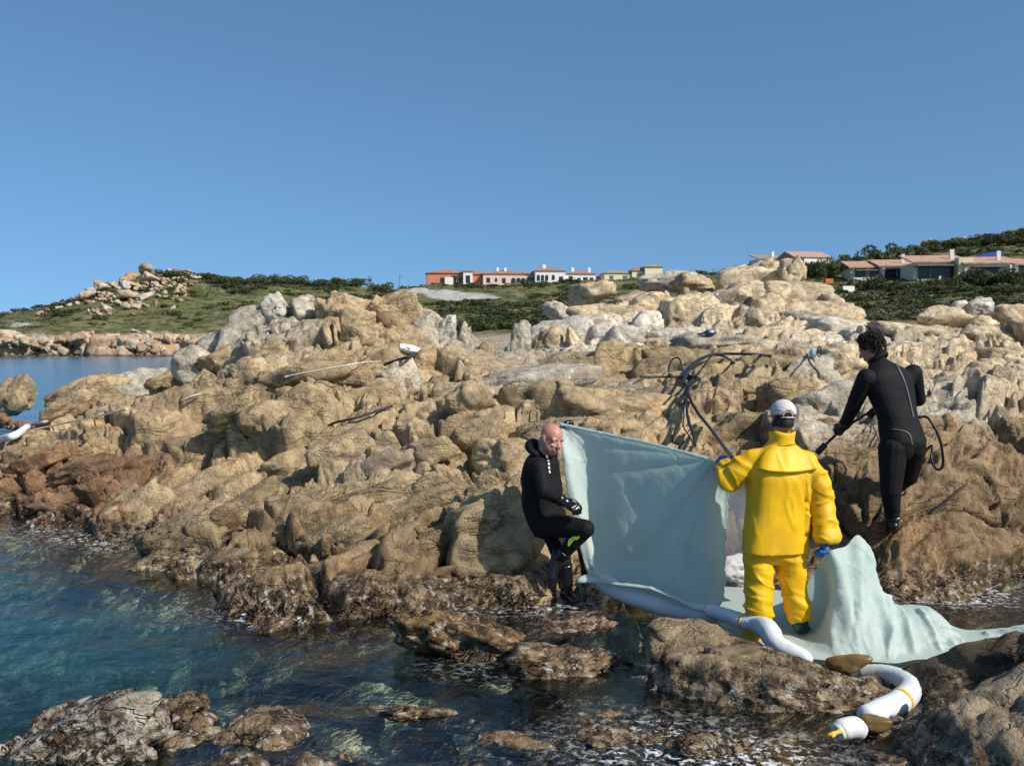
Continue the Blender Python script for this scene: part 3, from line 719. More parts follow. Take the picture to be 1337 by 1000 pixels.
# wash of foam where the swell breaks on the rocks
sh = np.exp(-((dep - .05) / .07) ** 2).ravel()[used]
pw = wp[used]
spots = [(P(720, 787, dsea(787)), .55), (P(760, 792, dsea(792)), .4), (P(40, 700, dsea(700)), .8), (P(120, 708, dsea(708)), .6), (P(620, 872, dsea(872)), .35), (P(1230, 778, dsea(778)), .5), (P(300, 800, dsea(800)), .5), (P(650, 792, dsea(792)), .4), (P(860, 975, dsea(975)), .5), (P(980, 990, dsea(990)), .4), (P(1320, 772, dsea(772)), .4)]
fo = np.zeros(len(pw))
for c, r_ in spots:
    fo = np.maximum(fo, np.exp(-(((pw[:, 0] - c[0]) / r_) ** 2 + ((pw[:, 1] - c[1]) / (r_ * .7)) ** 2)))
set_attr(sea.data, 'foam', np.clip(fo * (.25 + sh) * 1.2, 0, 1))
fu = np.linspace(-4, 4, 60); fd = np.exp(np.linspace(math.log(18.8), math.log(9000), 60))
UF, DF = np.meshgrid(fu, fd)
link('open_sea', mesh_np('open_sea', np.stack([UF * DF, DF, np.full_like(UF, -.004)], -1).reshape(-1, 3), grid_faces(60, 60), water_material('bay_water', False)), kind='structure')
print('water', time.time() - T0)
# ------------------------------------------------------------------ the land behind
def land_material():
    t = NT('scrubland')
    geo = t.n('NewGeometry'); pos = geo.outputs['Position']
    sep = t.n('SeparateXYZ', None, Vector=pos); z = sep.outputs['Z']
    n1 = t.noise(pos, .05, 7, .65, .5); n2 = t.noise(pos, .35, 8, .68); n3 = t.noise(pos, 1.8, 5, .7)
    c = t.mix(t.mr(n1, .38, .6), (.115, .14, .042), (.20, .175, .085))
    c = t.mix(t.mr(n2, .44, .58), c, (.07, .082, .034))
    c = t.mix(t.mr(t.noise(pos, .8, 7, .7), .5, .64, 0, .8), c, (.17, .15, .085))
    c = t.mix(t.mr(t.noise(pos, .22, 8, .7), .60, .70), c, (.33, .26, .17))
    c = t.mix(1.0, c, t.mix(t.mr(n3, .3, .7), (.6, .6, .6), (1.4, 1.4, 1.35)), 'MULTIPLY')
    wob = t.math('MULTIPLY', t.math('SUBTRACT', t.noise(pos, .25, 5, .6), .5), 2.2)
    stone = t.mix(t.mr(t.noise(pos, .7, 8, .7), .3, .7), (.30, .20, .125), (.58, .47, .35))
    c = t.mix(t.mr(t.math('ADD', z, wob), 1.9, 2.6, 1, 0), c, stone)
    road = t.n('Attribute', {'attribute_name': 'track'}).outputs['Fac']
    c = t.mix(road, c, t.mix(t.mr(n3, .3, .7), (.40, .37, .33), (.50, .47, .42)))
    c = t.mix(t.mr(z, .05, .35, 1, 0), c, (.12, .09, .06))
    h = t.math('ADD', n2, t.math('MULTIPLY', n3, .4))
    b = t.bsdf(Base_Color=c, Roughness=.95, Normal=t.bump(h, .8, .6))
    b.inputs['Specular IOR Level'].default_value = .1
    return t.surf(b)
fu2 = np.concatenate([np.linspace(-2.2, -.62, 30), np.linspace(-.61, .61, 560), np.linspace(.62, 2.2, 30)])
fd2 = np.exp(np.linspace(math.log(39.), math.log(900.), 300))
U2, D2 = np.meshgrid(fu2, fd2)
Z2 = far_f(U2.ravel(), D2.ravel())
P2 = np.stack([(U2 * D2).ravel(), D2.ravel(), Z2], -1).astype(np.float64)
dl = P2[:, 1]
rough = fbm(P2 * np.array((.16, .16, 0)) , 4, 301) * .0045 * dl + fbm(P2 * np.array((.6, .6, 0)), 3, 305, .6) * .0016 * dl
coast = sstep(3.2, 1.2, Z2) * sstep(60, 95, dl) * sstep(-.6, .1, Z2) * sstep(160, 125, dl)
F1, F2, V, H = cell3(P2 * np.array((.30, .42, .25)), 9)
blocks = (H[:, 0] - .3) * 1.5 - 1.0 * (1 - sstep(0, .22, F2 - F1))
F1, F2, V, H = cell3(P2 * np.array((.9, 1.1, .6)), 19)
blocks += .5 * (H[:, 0] - .4) - .3 * (1 - sstep(0, .2, F2 - F1))
P2[:, 2] += rough * sstep(60, 130, dl) * (1 - .7 * coast) + np.clip(blocks, -1.2, 1.4) * coast
def seg_dist(u, d, pts):
    x, y = u * d, d; best = np.full(len(x), 1e9)
    for (a, b) in zip(pts[:-1], pts[1:]):
        ab = b - a; t = np.clip(((x - a[0]) * ab[0] + (y - a[1]) * ab[1]) / (ab @ ab), 0, 1)
        best = np.minimum(best, np.hypot(x - a[0] - t * ab[0], y - a[1] - t * ab[1]))
    return best
track_pts = [P(*q)[:2] for q in ((518, 379, 262), (545, 381, 256), (575, 385, 236), (615, 390, 192))]
tr = sstep(7.0, 5.0, seg_dist(U2.ravel(), D2.ravel(), track_pts))
path_pts = [P(*q)[:2] for q in ((-40, 424, 132), (20, 424, 133), (45, 421, 138))]
tr = np.maximum(tr, sstep(2.4, 1.4, seg_dist(U2.ravel(), D2.ravel(), path_pts)))
land = link('hillside', mesh_np('hillside', P2, grid_faces(*U2.shape), land_material()), kind='structure')
set_attr(land.data, 'track', tr)
LB = [BVHTree.FromPolygons(P2.tolist(), grid_faces(*U2.shape).tolist())]
def ground(x, y):
    q = LB[0].ray_cast(Vector((x, y, 200)), Vector((0, 0, -1)))
    return q[0].z if q[0] is not None else 0.0
def far_hit(px, py):
    return LB[0].ray_cast(Vector((0, 0, CAMZ)), ray(px, py))[0]

# rocks of the coast and of the headland: pieces of the hillside, a handful of shapes shared
HROCK = rock_material('headland_granite', True)
_var = []
for k in range(7):
    p_, f_ = rock_unit(3, 900 + k, 9, 34, .36, 1.5, True)
    me = mesh_np('boulder_shape', p_ * .5, f_, HROCK)
    set_attr(me, 'tint', np.repeat(np.array([[(.50, .37, .25), (.55, .44, .33), (.46, .33, .23), (.58, .50, .42), (.50, .40, .27), (.44, .29, .19), (.56, .46, .36)][k]]), len(p_), 0)); _var.append(me)
hr = random.Random(3)
def far_rock(px, py, w, h, d=None, sink=.2):
    if d is None:
        q = far_hit(px, py + h * .4)
        if q is None: return
        d = q.y
    c = P(px, py, d)
    o = link('boulder', hr.choice(_var), land)
    o.location = c.tolist(); o.scale = (w * d / F * 1.0, (w + h) / 2 * d / F * 1.0, h * d / F * 1.05)
    o.rotation_euler = (hr.uniform(-.2, .2), hr.uniform(-.35, .35), hr.uniform(0, 6.28))
for q in ((110, 387, 26, 14), (118, 382, 16, 14), (134, 374, 22, 16), (160, 366, 16, 14), (172, 360, 22, 14), (190, 354, 26, 12), (206, 352, 30, 12), (222, 357, 26, 14), (176, 372, 24, 12), (165, 376, 14, 16), (200, 364, 30, 14),
          (215, 366, 22, 12), (188, 366, 16, 12), (172, 386, 30, 14), (188, 388, 22, 10), (160, 380, 18, 10), (150, 372, 16, 10), (240, 356, 28, 10), (256, 362, 18, 8), (205, 374, 18, 8), (155, 396, 14, 10), (138, 404, 16, 12), (166, 400, 12, 10),
          (176, 400, 10, 8), (128, 408, 8, 8), (143, 409, 8, 6), (172, 410, 8, 6), (60, 404, 10, 6), (76, 402, 10, 5), (50, 410, 12, 6), (90, 398, 8, 5), (100, 396, 12, 6), (116, 394, 12, 8), (196, 436, 12, 10), (275, 437, 8, 6), (120, 434, 8, 8), (176, 432, 14, 4), (215, 434, 10, 5),
          (136, 422, 16, 4), (235, 392, 14, 5), (225, 402, 10, 5), (250, 372, 10, 5)):
    far_rock(*q)
for k in range(130):                                     # talus below the summit
    t_ = hr.random(); far_rock(115 + 130 * t_ + hr.uniform(-12, 12), 384 - 26 * t_ + hr.uniform(-2, 30), hr.uniform(4, 10), hr.uniform(3, 7))
for k in range(95):                                     # the rocky shore across the bay
    x = -20 + 310 * (k + hr.random()) / 95; far_rock(x, hr.uniform(440, 462), hr.uniform(10, 26), hr.uniform(7, 16), hr.uniform(102, 108))
for q in ((145, 446, 70, 34, 105), (110, 446, 40, 26, 105), (168, 452, 34, 22, 103.5), (12, 440, 40, 20, 106), (30, 448, 30, 20, 105), (215, 454, 44, 22, 103), (255, 452, 50, 22, 103), (60, 450, 40, 22, 105), (275, 452, 40, 22, 101), (300, 454, 40, 20, 97)):
    far_rock(*q)
for q in ((1208, 318, 16, 12), (1216, 316, 10, 12), (1200, 324, 12, 10), (1236, 320, 10, 8), (1247, 326, 12, 8), (1258, 316, 12, 12), (1275, 316, 14, 10), (1330, 308, 22, 14), (1318, 314, 16, 10), (1345, 305, 20, 14), (1212, 326, 10, 8), (1228, 328, 10, 7), (1290, 322, 10, 7)):
    far_rock(*q, d=262)
print('land', time.time() - T0)

# ------------------------------------------------------------------ scrub
def leaf_material(name, col, var=.45):
    t = NT(name)
    pos = t.n('NewGeometry').outputs['Position']
    rnd = t.n('Attribute', {'attribute_name': 'leaf'}).outputs['Fac']
    c = t.mix(rnd, tuple(x * (1 - var) for x in col), tuple(x * (1 + var) for x in col))
    d1 = t.bsdf(Base_Color=c, Roughness=.7); d1.inputs['Specular IOR Level'].default_value = .2
    t2 = t.n('BsdfTranslucent', None, Color=t.mix(.5, c, (.12, .16, .03)))
    m = t.n('MixShader'); t.put(m.inputs[0], .2); t.put(m.inputs[1], d1); t.put(m.inputs[2], t2)
    return t.surf(m)
LEAF = leaf_material('scrub_leaves', (.072, .086, .032))
LEAF_D = leaf_material('dark_leaves', (.048, .062, .024))
LEAF_B = leaf_material('dry_leaves', (.12, .098, .062))
LEAF_G = leaf_material('grass_blades', (.115, .135, .045))
BARK = simple('bark', (.12, .09, .065), .9)
def bush_mesh(r, n, leaf, lobes=6):
    """leaf faces spread through several overlapping clumps, unit radius, standing on z = 0"""
    cen = r.normal(size=(lobes, 3)) * np.array((.45, .45, .12)); cen[:, 2] = np.abs(cen[:, 2]) + .30
    rad = r.uniform(.32, .55, lobes)
    k = r.integers(0, lobes, n)
    dirs = r.normal(size=(n, 3)); dirs /= np.linalg.norm(dirs, axis=1)[:, None]
    c = cen[k] + dirs * (rad[k] * r.uniform(.55, 1.0, n) ** .5)[:, None] * np.array((1, 1, .8))
    c[:, 2] = np.abs(c[:, 2])
    a = r.normal(size=(n, 3)); a /= np.linalg.norm(a, axis=1)[:, None]
    b = np.cross(a, dirs); b /= np.linalg.norm(b, axis=1)[:, None] + 1e-6
    s = leaf * r.uniform(.6, 1.4, n)[:, None]
    v = np.stack([c - a * s - b * s * .5, c + a * s - b * s * .6, c + a * s * .8 + b * s * .6, c - a * s * .7 + b * s * .5], 1).reshape(-1, 3)
    f = np.arange(4 * n).reshape(n, 4)
    return v, f, np.repeat(r.random(n), 4)
br = np.random.default_rng(17)
def dens(px, py):
    """how much scrub grows at a place of the hillside (sight line given)"""
    return 1.0
# distinct bushes on the skyline and by the houses
_bm = []
ORD = ('first', 'second', 'third', 'fourth', 'fifth', 'sixth', 'seventh', 'eighth', 'ninth', 'tenth', 'eleventh', 'twelfth', 'thirteenth')
def nth(what, x, xs, where): return f'{what} {where}, {ORD[sorted(xs).index(x)]} from the left'
for k in range(5):
    v, f, rn = bush_mesh(np.random.default_rng(50 + k), 1500, .055, 9)
    me = mesh_np('foliage_shape', v, f, (LEAF, LEAF_D, LEAF, LEAF_D, LEAF)[k], False); set_attr(me, 'leaf', rn); _bm.append(me)
def bush(px, py, w, h, d=None, label=None, group=None, name='bush', cat='bush'):
    """py is the foot of the bush"""
    q = far_hit(px, py)
    if d is None:
        if q is None: return None
        d = q.y
    x = P(px, py, d)[0]
    z = ground(x, d)
    o = link(name, hr.choice(_bm), None, label, cat, group)
    o.location = (x, d, z - .1); o.scale = (w * d / F / 2 * 1.1, w * d / F / 2 * 1.1, h * d / F * 1.05); o.rotation_euler = (0, 0, hr.uniform(0, 6.28))
    return o
bush(228, 362, 34, 12, label='dark low bush spread over the rocky summit of the headland')
for (x, y, w_, h_) in ((268, 366, 34, 12), (290, 370, 30, 12), (312, 371, 24, 10), (340, 372, 40, 14), (364, 372, 36, 16), (390, 372, 30, 13), (412, 374, 30, 12), (436, 374, 34, 13), (460, 374, 36, 14), (482, 376, 28, 13)):
    bush(x, y, w_, h_, label=nth('dense dark green bush', x, (268, 290, 312, 340, 364, 390, 412, 436, 460, 482), 'on the headland crest'), group='bushes along the headland crest')
bush(500, 382, 30, 14, label='round dark bush beside the upper end of the pale track')
bush(975, 360, 26, 14, 262, label='feathery dark bush at the foot of the grey roof on the crest')
for (x, y, w_, h_, d_) in ((1060, 372, 36, 26, 196), (1082, 368, 30, 24, 200), (1098, 364, 26, 26, 205), (1120, 354, 34, 26, 210), (1145, 352, 40, 28, 214), (1172, 350, 36, 26, 222), (1195, 346, 34, 20, 226), (1075, 352, 26, 14, 240), (1108, 346, 22, 16, 235)):
    bush(x, y, w_, h_, d_, nth('dark green tree', x, (1060, 1082, 1098, 1120, 1145, 1172, 1195, 1075, 1108), 'among the villas'), 'trees among the villas', 'tree', 'tree')
for (x, y, w_, h_, d_) in ((1140, 372, 44, 20, 158), (1160, 378, 40, 16, 150), (1185, 382, 46, 18, 146), (1228, 378, 50, 22, 150), (1250, 374, 40, 22, 153), (1275, 372, 50, 28, 152), (1300, 376, 54, 30, 150), (1330, 372, 50, 28, 152), (1215, 388, 44, 14, 140), (1260, 386, 60, 14, 140), (1310, 390, 60, 16, 136), (1090, 384, 26, 14, 150), (1345, 388, 40, 20, 140)):
    bush(x, y, w_, h_, d_, nth('bushy green shrub', x, (1140, 1160, 1185, 1228, 1250, 1275, 1300, 1330, 1215, 1260, 1310, 1090, 1345), 'on the bank below the villas'), 'shrubs below the villas')
for (x, y, w_, h_, d_) in ((1301, 318, 60, 14, 266), (1280, 322, 40, 12, 262), (1240, 326, 40, 12, 258), (1215, 332, 40, 12, 250), (1330, 326, 40, 16, 262), (1180, 338, 34, 14, 245), (1255, 334, 50, 12, 250), (1300, 334, 60, 14, 250), (1340, 338, 50, 14, 240)):
    bush(x, y, w_, h_, d_, nth('dark scrubby bush', x, (1301, 1280, 1240, 1215, 1330, 1180, 1255, 1300, 1340), 'on the stony hill above the villas'), 'bushes on the stony hill')
# the rest of the maquis reads as one mass
sv, sf, sl, sm_ = [], [], [], []
base = [bush_mesh(np.random.default_rng(80 + k), 170, .115, 6) for k in range(8)]
cnt = 0
tries = 0
tpx = lambda u: 668.5 + u * F
while cnt < 1900 and tries < 20000:
    tries += 1
    u = br.uniform(-.60, .62); d = math.exp(br.uniform(math.log(52), math.log(310)))
    x = u * d; px = tpx(u)
    q = LB[0].ray_cast(Vector((x, d, 200)), Vector((0, 0, -1)))[0]
    if q is None or q.z < 2.6: continue
    left = px < 520
    if left:
        if d < 116: continue
        if d < 150: p_ = .10
        else: p_ = .10 + 1.0 * (px > 235) * (.6 + .4 * (d > 170)) 
        if px < 235 and d > 150: p_ = .34
    elif px < 760: p_ = .8 if d < 280 else .25
    elif px > 1000: p_ = .75 if d < 130 else .45
    else: p_ = .3
    nz = float(fbm(np.array([[x * .035, d * .035, 0]]), 2, 401)[0])
    if br.random() > p_ * (1.0 + 1.4 * nz): continue
    if seg_dist(np.array([u]), np.array([d]), track_pts)[0] < 9: continue
    v, f, rn = base[br.integers(0, 8)]
    s = br.uniform(.55, 1.5) * (d / 150) ** .35
    if px > 1040 and d > 165 and d < 215: s *= .6
    hgt = s * br.uniform(.55, .95)
    a = br.uniform(0, 6.28); ca, sa = math.cos(a), math.sin(a)
    vv = np.stack([(v[:, 0] * ca - v[:, 1] * sa) * s * 1.3 + x, (v[:, 0] * sa + v[:, 1] * ca) * s * 1.3 + d, v[:, 2] * hgt + q.z - .1], 1)
    sf.append(f + sum(len(t) for t in sv) if False else f); sv.append(vv); sl.append(rn)
    sm_.append(np.full(len(f), 2 if (br.random() < (.30 if px > 1040 else .12)) else (1 if br.random() < .45 else 0)))
    cnt += 1
tufts = 0
for _ in range(9000):
    if tufts >= 1700: break
    u = br.uniform(-.56, .56); d = math.exp(br.uniform(math.log(112), math.log(300))); x = u * d
    q = LB[0].ray_cast(Vector((x, d, 200)), Vector((0, 0, -1)))[0]
    if q is None or q.z < 2.8 or seg_dist(np.array([u]), np.array([d]), track_pts)[0] < 7: continue
    v, f, rn = base[br.integers(0, 8)]; v = v[:240]; f = f[:60]; rn = rn[:240]
    s = br.uniform(.35, 1.0) * (d / 150) ** .3; a = br.uniform(0, 6.28); ca, sa = math.cos(a), math.sin(a)
    sv.append(np.stack([(v[:, 0] * ca - v[:, 1] * sa) * s * 1.7 + x, (v[:, 0] * sa + v[:, 1] * ca) * s * 1.7 + d, v[:, 2] * s * .55 + q.z - .1], 1))
    sf.append(f); sl.append(rn); sm_.append(np.full(len(f), 2 if br.random() < .3 else 3)); tufts += 1
off = np.cumsum([0] + [len(v) for v in sv[:-1]])
SF = np.concatenate([f + o for f, o in zip(sf, off)])
scrub = link('maquis_scrub', mesh_np('maquis_scrub', np.concatenate(sv), SF, [LEAF, LEAF_D, LEAF_B, LEAF_G], False, np.concatenate(sm_)), kind='stuff',
             label='dark maquis scrub covering the slopes behind the rocks', cat='scrub')
set_attr(scrub.data, 'leaf', np.concatenate(sl))
print('scrub', cnt, tries, time.time() - T0)

# ------------------------------------------------------------------ houses
TILE = simple('roof_tile', (.36, .17, .10), .85, .3, 1.2)
TILE_P = simple('pale_roof_tile', (.46, .27, .18), .85, .25, 1.2)
TILE_G = simple('grey_roof_tile', (.30, .25, .20), .85, .25, 1.2)
GLASSD = simple('dark_window_glass', (.02, .025, .03), .15)
SHUT = simple('shutter_grey', (.12, .13, .15), .6)
PL_O = simple('orange_plaster', (.58, .20, .11), .9, .08, .4)
PL_P = simple('pink_plaster', (.72, .50, .42), .9, .06, .4)
PL_W = simple('white_plaster', (.76, .72, .66), .9, .05, .4)
PL_Y = simple('yellow_plaster', (.72, .62, .38), .9, .06, .4)
PL_C = simple('cream_plaster', (.70, .62, .42), .9, .06, .4)
AWN = simple('awning_slats', (.20, .18, .17), .8, .3, 4)
BLUE = simple('blue_tarpaulin', (.02, .05, .26), .6)
BLUEW = simple('blue_wall', (.04, .06, .15), .8)
STONEW = simple('garden_stone', (.42, .38, .33), .9, .25, .8)
def house(label, px0, px1, pyb, pyt, d, turn, wall, roof, kind='hip', deep=8.0, group=None, wins=(), arches=(), chim=(), name='house', over=.4, rise=1.3, wings=()):
    """a building whose long front runs from px0 to px1; turn in degrees swings the front about its middle"""
    mx = (px0 + px1) / 2
    c = P(mx, pyb, d); zt = P(mx, pyt, d)[2]
    L = (px1 - px0) * d / F / max(.5, math.cos(R(turn)))
    Ht = zt - c[2]
    e = empty(name, c.tolist(), label, 'house', group)
    a = R(turn); ca, sa = math.cos(a), math.sin(a)
    def T(v):
        v = np.asarray(v, float); return np.stack([v[..., 0] * ca - v[..., 1] * sa + c[0], v[..., 0] * sa + v[..., 1] * ca + c[1], v[..., 2] + c[2]], -1)
    def bx(x0, x1, y0, y1, z0, z1):
        v = np.array([(x, y, z) for x in (x0, x1) for y in (y0, y1) for z in (z0, z1)])
        return T(v), [[0, 1, 3, 2], [4, 6, 7, 5], [0, 4, 5, 1], [2, 3, 7, 6], [0, 2, 6, 4], [1, 5, 7, 3]]
    h = Ht - rise
    mb = MB(); mb.add(*bx(-L / 2, L / 2, 0, deep, -2.5, h)); mb.build('wall', wall, e)
    def roofm(x0, x1, y0, y1, z0, rs, kd, mat):
        o_ = over
        if kd == 'hip':
            k = min((y1 - y0) / 2, (x1 - x0) / 2 - .1)
            v = [(x0 - o_, y0 - o_, z0), (x1 + o_, y0 - o_, z0), (x1 + o_, y1 + o_, z0), (x0 - o_, y1 + o_, z0), (x0 + k, (y0 + y1) / 2, z0 + rs), (x1 - k, (y0 + y1) / 2, z0 + rs)]
            f = [[0, 1, 5, 4], [1, 2, 5], [2, 3, 4, 5], [3, 0, 4], [3, 2, 1, 0]]
        elif kd == 'gable':
            v = [(x0 - o_, y0 - o_, z0), (x1 + o_, y0 - o_, z0), (x1 + o_, y1 + o_, z0), (x0 - o_, y1 + o_, z0), (x0 - o_, (y0 + y1) / 2, z0 + rs), (x1 + o_, (y0 + y1) / 2, z0 + rs)]
            f = [[0, 1, 5, 4], [1, 2, 5], [2, 3, 4, 5], [3, 0, 4], [3, 2, 1, 0]]
        else:                                             # single slope falling to the front
            v = [(x0 - o_, y0 - o_, z0), (x1 + o_, y0 - o_, z0), (x1 + o_, y1, z0 + rs), (x0 - o_, y1, z0 + rs), (x0 - o_, y0 - o_, z0 + .22), (x1 + o_, y0 - o_, z0 + .22), (x1 + o_, y1, z0 + rs + .22), (x0 - o_, y1, z0 + rs + .22)]
            f = [[3, 2, 1, 0], [4, 5, 6, 7], [0, 1, 5, 4], [1, 2, 6, 5], [2, 3, 7, 6], [3, 0, 4, 7]]
        v = np.array(v, float)
        if kd != 'shed': v[:, 2] += .01
        return obj('roof', T(v), f, mat, e, False)
    rf = roofm(-L / 2, L / 2, 0, deep, h, rise, kind, roof)
    for (fx, s_) in chim:
        m = MB(); x = -L / 2 + fx * L; m.add(*bx(x - s_ / 2, x + s_ / 2, deep * .35, deep * .35 + s_, h + .2, h + rise + .8)); m.build('chimney', PL_W, rf)
    for wi in wins:
        fx, z0, ww, wh = wi[:4]; mt = wi[4] if len(wi) > 4 else GLASSD
        x = -L / 2 + fx * L
        m = MB(); m.add(*bx(x - ww / 2 - .12, x + ww / 2 + .12, -.07, .0, z0 - .12, z0 + wh + .12)); wn_ = m.build('window', SHUT if mt is GLASSD else mt, e)
        m = MB(); m.add(*bx(x - ww / 2, x + ww / 2, -.1, -.075, z0, z0 + wh)); m.build('pane', mt, wn_)
    for (fx, z0, ww, wh) in arches:
        x = -L / 2 + fx * L; n = 9
        pts = [(x - ww / 2, z0), (x + ww / 2, z0)] + [(x + ww / 2 * math.cos(t), z0 + wh - ww / 2 + ww / 2 * math.sin(t)) for t in np.linspace(0, math.pi, n)]
        v = np.array([(a_, y_, b_) for y_ in (-.09, -.003) for a_, b_ in pts]); k = len(pts)
        f = [list(range(k)), list(range(k, 2 * k))[::-1]] + [[i, i + k, (i + 1) % k + k, (i + 1) % k] for i in range(k)]
        obj('arch_opening', T(v), f, GLASSD, e, False)
    for (x0, x1, y0, y1, z0, z1, mt, nm) in wings:        # terraces, awnings and projecting bays, fractions of the front
        m = MB(); m.add(*bx(-L / 2 + x0 * L, -L / 2 + x1 * L, y0, y1, z0, z1)); m.build(nm, mt, e)
    return e
# the long terrace on the hill
house('orange house with a hipped tile roof at the left end of the terrace', 558, 606, 375, 351, 300, 6, PL_O, TILE, 'hip', 9, wins=((.40, 1.3, .9, 1.5), (.72, 1.2, 1.3, 2.2), (.9, 1.5, .9, 1.3)), arches=((.5, -.4, 1.6, 1.9),), wings=((.47, .7, -.6, -.01, .3, 2.9, PL_W, 'bay'),))
house('narrow white bay house joined to the right of the orange house', 605, 617, 375, 352, 299, 6, PL_W, TILE, 'shed', 9, wins=((.5, 1.4, 1.1, 2.0),), rise=.5)
house('small orange house between the narrow white bay and the pink row', 617, 631, 375, 353, 300, 6, PL_O, TILE, 'shed', 9, rise=1.2)
house('long pink and white terrace row with two chimneys and three arches', 631, 687, 375, 352, 299, 6, PL_P, TILE, 'hip', 9, wins=((.12, 1.4, .9, 1.3), (.3, 1.7, .5, .9), (.48, 1.3, .9, 1.3)), arches=((.70, .6, 1.3, 2.2), (.82, .0, 1.3, 2.8), (.93, .6, 1.3, 2.2)), chim=((.36, .7), (.54, .7)))
house('pale grey house with tall dark openings beside the white arched house', 686, 700, 375, 354, 301, 6, STONEW, TILE, 'shed', 9, arches=((.35, .2, 1.1, 2.9), (.75, .2, 1.1, 2.9)), rise=.9)
house('tall white house with rows of arched windows and a chimney', 699, 738, 376, 348, 298, 6, PL_W, TILE, 'hip', 10, arches=((.10, 2.1, .9, 1.8), (.24, 2.1, .9, 1.8), (.38, 2.1, .9, 1.8), (.60, 2.4, .9, 1.5), (.1, -.1, 1, 1.0), (.24, -.1, 1, 1.0), (.38, -.1, 1, 1.0), (.62, -.1, .9, 1.2)), wins=((.86, 1.6, 1.0, 1.7),), chim=((.35, 1.0),), wings=((.76, .99, -.9, -.01, -.4, 1.4, PL_O, 'terrace'),))
house('long white house with a tiled roof at the right end of the terrace', 738, 778, 376, 352, 300, 6, PL_W, TILE, 'hip', 9, wins=((.18, .9, 1.0, 2.5), (.45, 1.9, .8, 1.0), (.66, .9, 1.2, 2.2), (.86, 1.8, .9, 1.2)), chim=((.3, .8), (.85, .8)))
house('low red roofed outbuilding between the white and the yellow houses', 776, 792, 377, 359, 306, 6, PL_P, TILE, 'hip', 7, rise=1.0)
house('pale yellow house with a stepped tiled roof behind the pale rocks', 789, 826, 380, 351, 300, 6, PL_Y, TILE_G, 'hip', 8, wins=((.25, 3.2, 1.0, 1.3, SHUT), (.74, 3.0, 1.2, 1.5, SHUT), (.75, .2, 1.2, .8)), wings=((.1, .36, -.8, -.01, .5, 2.5, PL_P, 'terrace'),))
house('middle yellow block with one tall window beside the yellow tower', 825, 843, 380, 348, 300, 6, PL_Y, TILE, 'hip', 8, wins=((.5, 2.8, 1.0, 2.2, SHUT),))
house('square yellow tower house with one small arched window', 842, 865, 380, 344, 299, 6, PL_Y, TILE_G, 'hip', 6.5, arches=((.55, 3.6, .9, 1.2),), rise=1.0)
# the villas at the right
house('grey and white roofed villa low on the crest behind the upright rock', 990, 1024, 348, 331, 290, 6, PL_W, TILE_G, 'shed', 8, rise=1.6, chim=((.7, .7),))
house('white gabled villa with pink tiled roof among the trees', 1036, 1086, 347, 327, 262, 14, PL_W, TILE_P, 'gable', 9, rise=1.8, wins=((.2, .5, 1.0, 1.3),))
house('pink roofed villa with a shaded porch at the left of the row', 1112, 1150, 366, 338, 186, -8, PL_C, TILE_P, 'shed', 9, rise=1.7, wins=((.3, .4, 1.6, 1.8), (.75, .4, 1.2, 1.8)), wings=((.12, .8, -1.7, -.02, 1.7, 1.9, AWN, 'awning'), (.0, 1.0, -2.4, -2.2, -1.2, .4, PL_W, 'porch_wall'), (.93, 1.0, -2.6, .0, -1.2, 2.2, PL_W, 'pillar')))
house('pink roofed villa with a dark terrace in the middle of the row', 1150, 1192, 366, 336, 184, -8, PL_P, TILE_P, 'shed', 9, rise=1.7, wins=((.3, .2, 1.8, 1.9), (.7, .2, 1.8, 1.9)), wings=((.14, .8, -1.6, -.02, 1.9, 2.05, AWN, 'awning'), (.92, 1.0, -2.6, .0, -2, 2.3, PL_W, 'pillar')), chim=((.8, .6),))
house('cream villa with long slatted awning and railed terrace', 1194, 1262, 364, 330, 172, -8, PL_C, TILE_P, 'shed', 9, rise=1.7, wins=((.2, .1, 1.8, 2.0), (.45, .1, 2.0, 2.0), (.66, .1, 1.2, 2.0), (.9, .3, .7, 1.6)), wings=((.02, .70, -2.2, -.02, 2.1, 2.3, AWN, 'awning'), (.0, .8, -3.1, -2.9, -1.3, -.2, STONEW, 'terrace_wall'), (.38, .42, -3.2, -2.9, -2.6, .3, PL_C, 'pillar'), (.74, 1.0, -2.6, -.01, -2, 3.4, PL_Y, 'gable_end')), chim=((.8, .7),))
house('pink roofed villa with dark blue porch at the right edge', 1262, 1330, 364, 332, 168, -8, PL_C, TILE_P, 'shed', 9, rise=1.6, wins=((.3, .2, 1.6, 1.8), (.5, .2, 1.6, 1.8)), wings=((.10, .68, -1.7, -.02, 1.9, 2.05, AWN, 'awning'), (.72, .75, -2.4, .0, -2, 2.2, PL_W, 'pillar'), (.76, .98, -.3, -.01, -.3, 1.7, BLUEW, 'porch_wall')), chim=((.72, .6),))
house('white gable end of a villa cut by the right edge of the photo', 1328, 1352, 364, 335, 166, -8, PL_W, TILE_P, 'shed', 8, rise=1.4, wins=((.25, .3, .7, 1.8),))
def px_box(name, label, cat, px, py, w_, h_, d, deep, mat, turn=0, **kw):
    c = P(px, py, d); m = MB(); m.box((c[0], c[1] + deep / 2, c[2]), (w_ * d / F, deep, h_ * d / F), R(turn)); return m.build(name, mat, None, label=label, cat=cat, **kw)
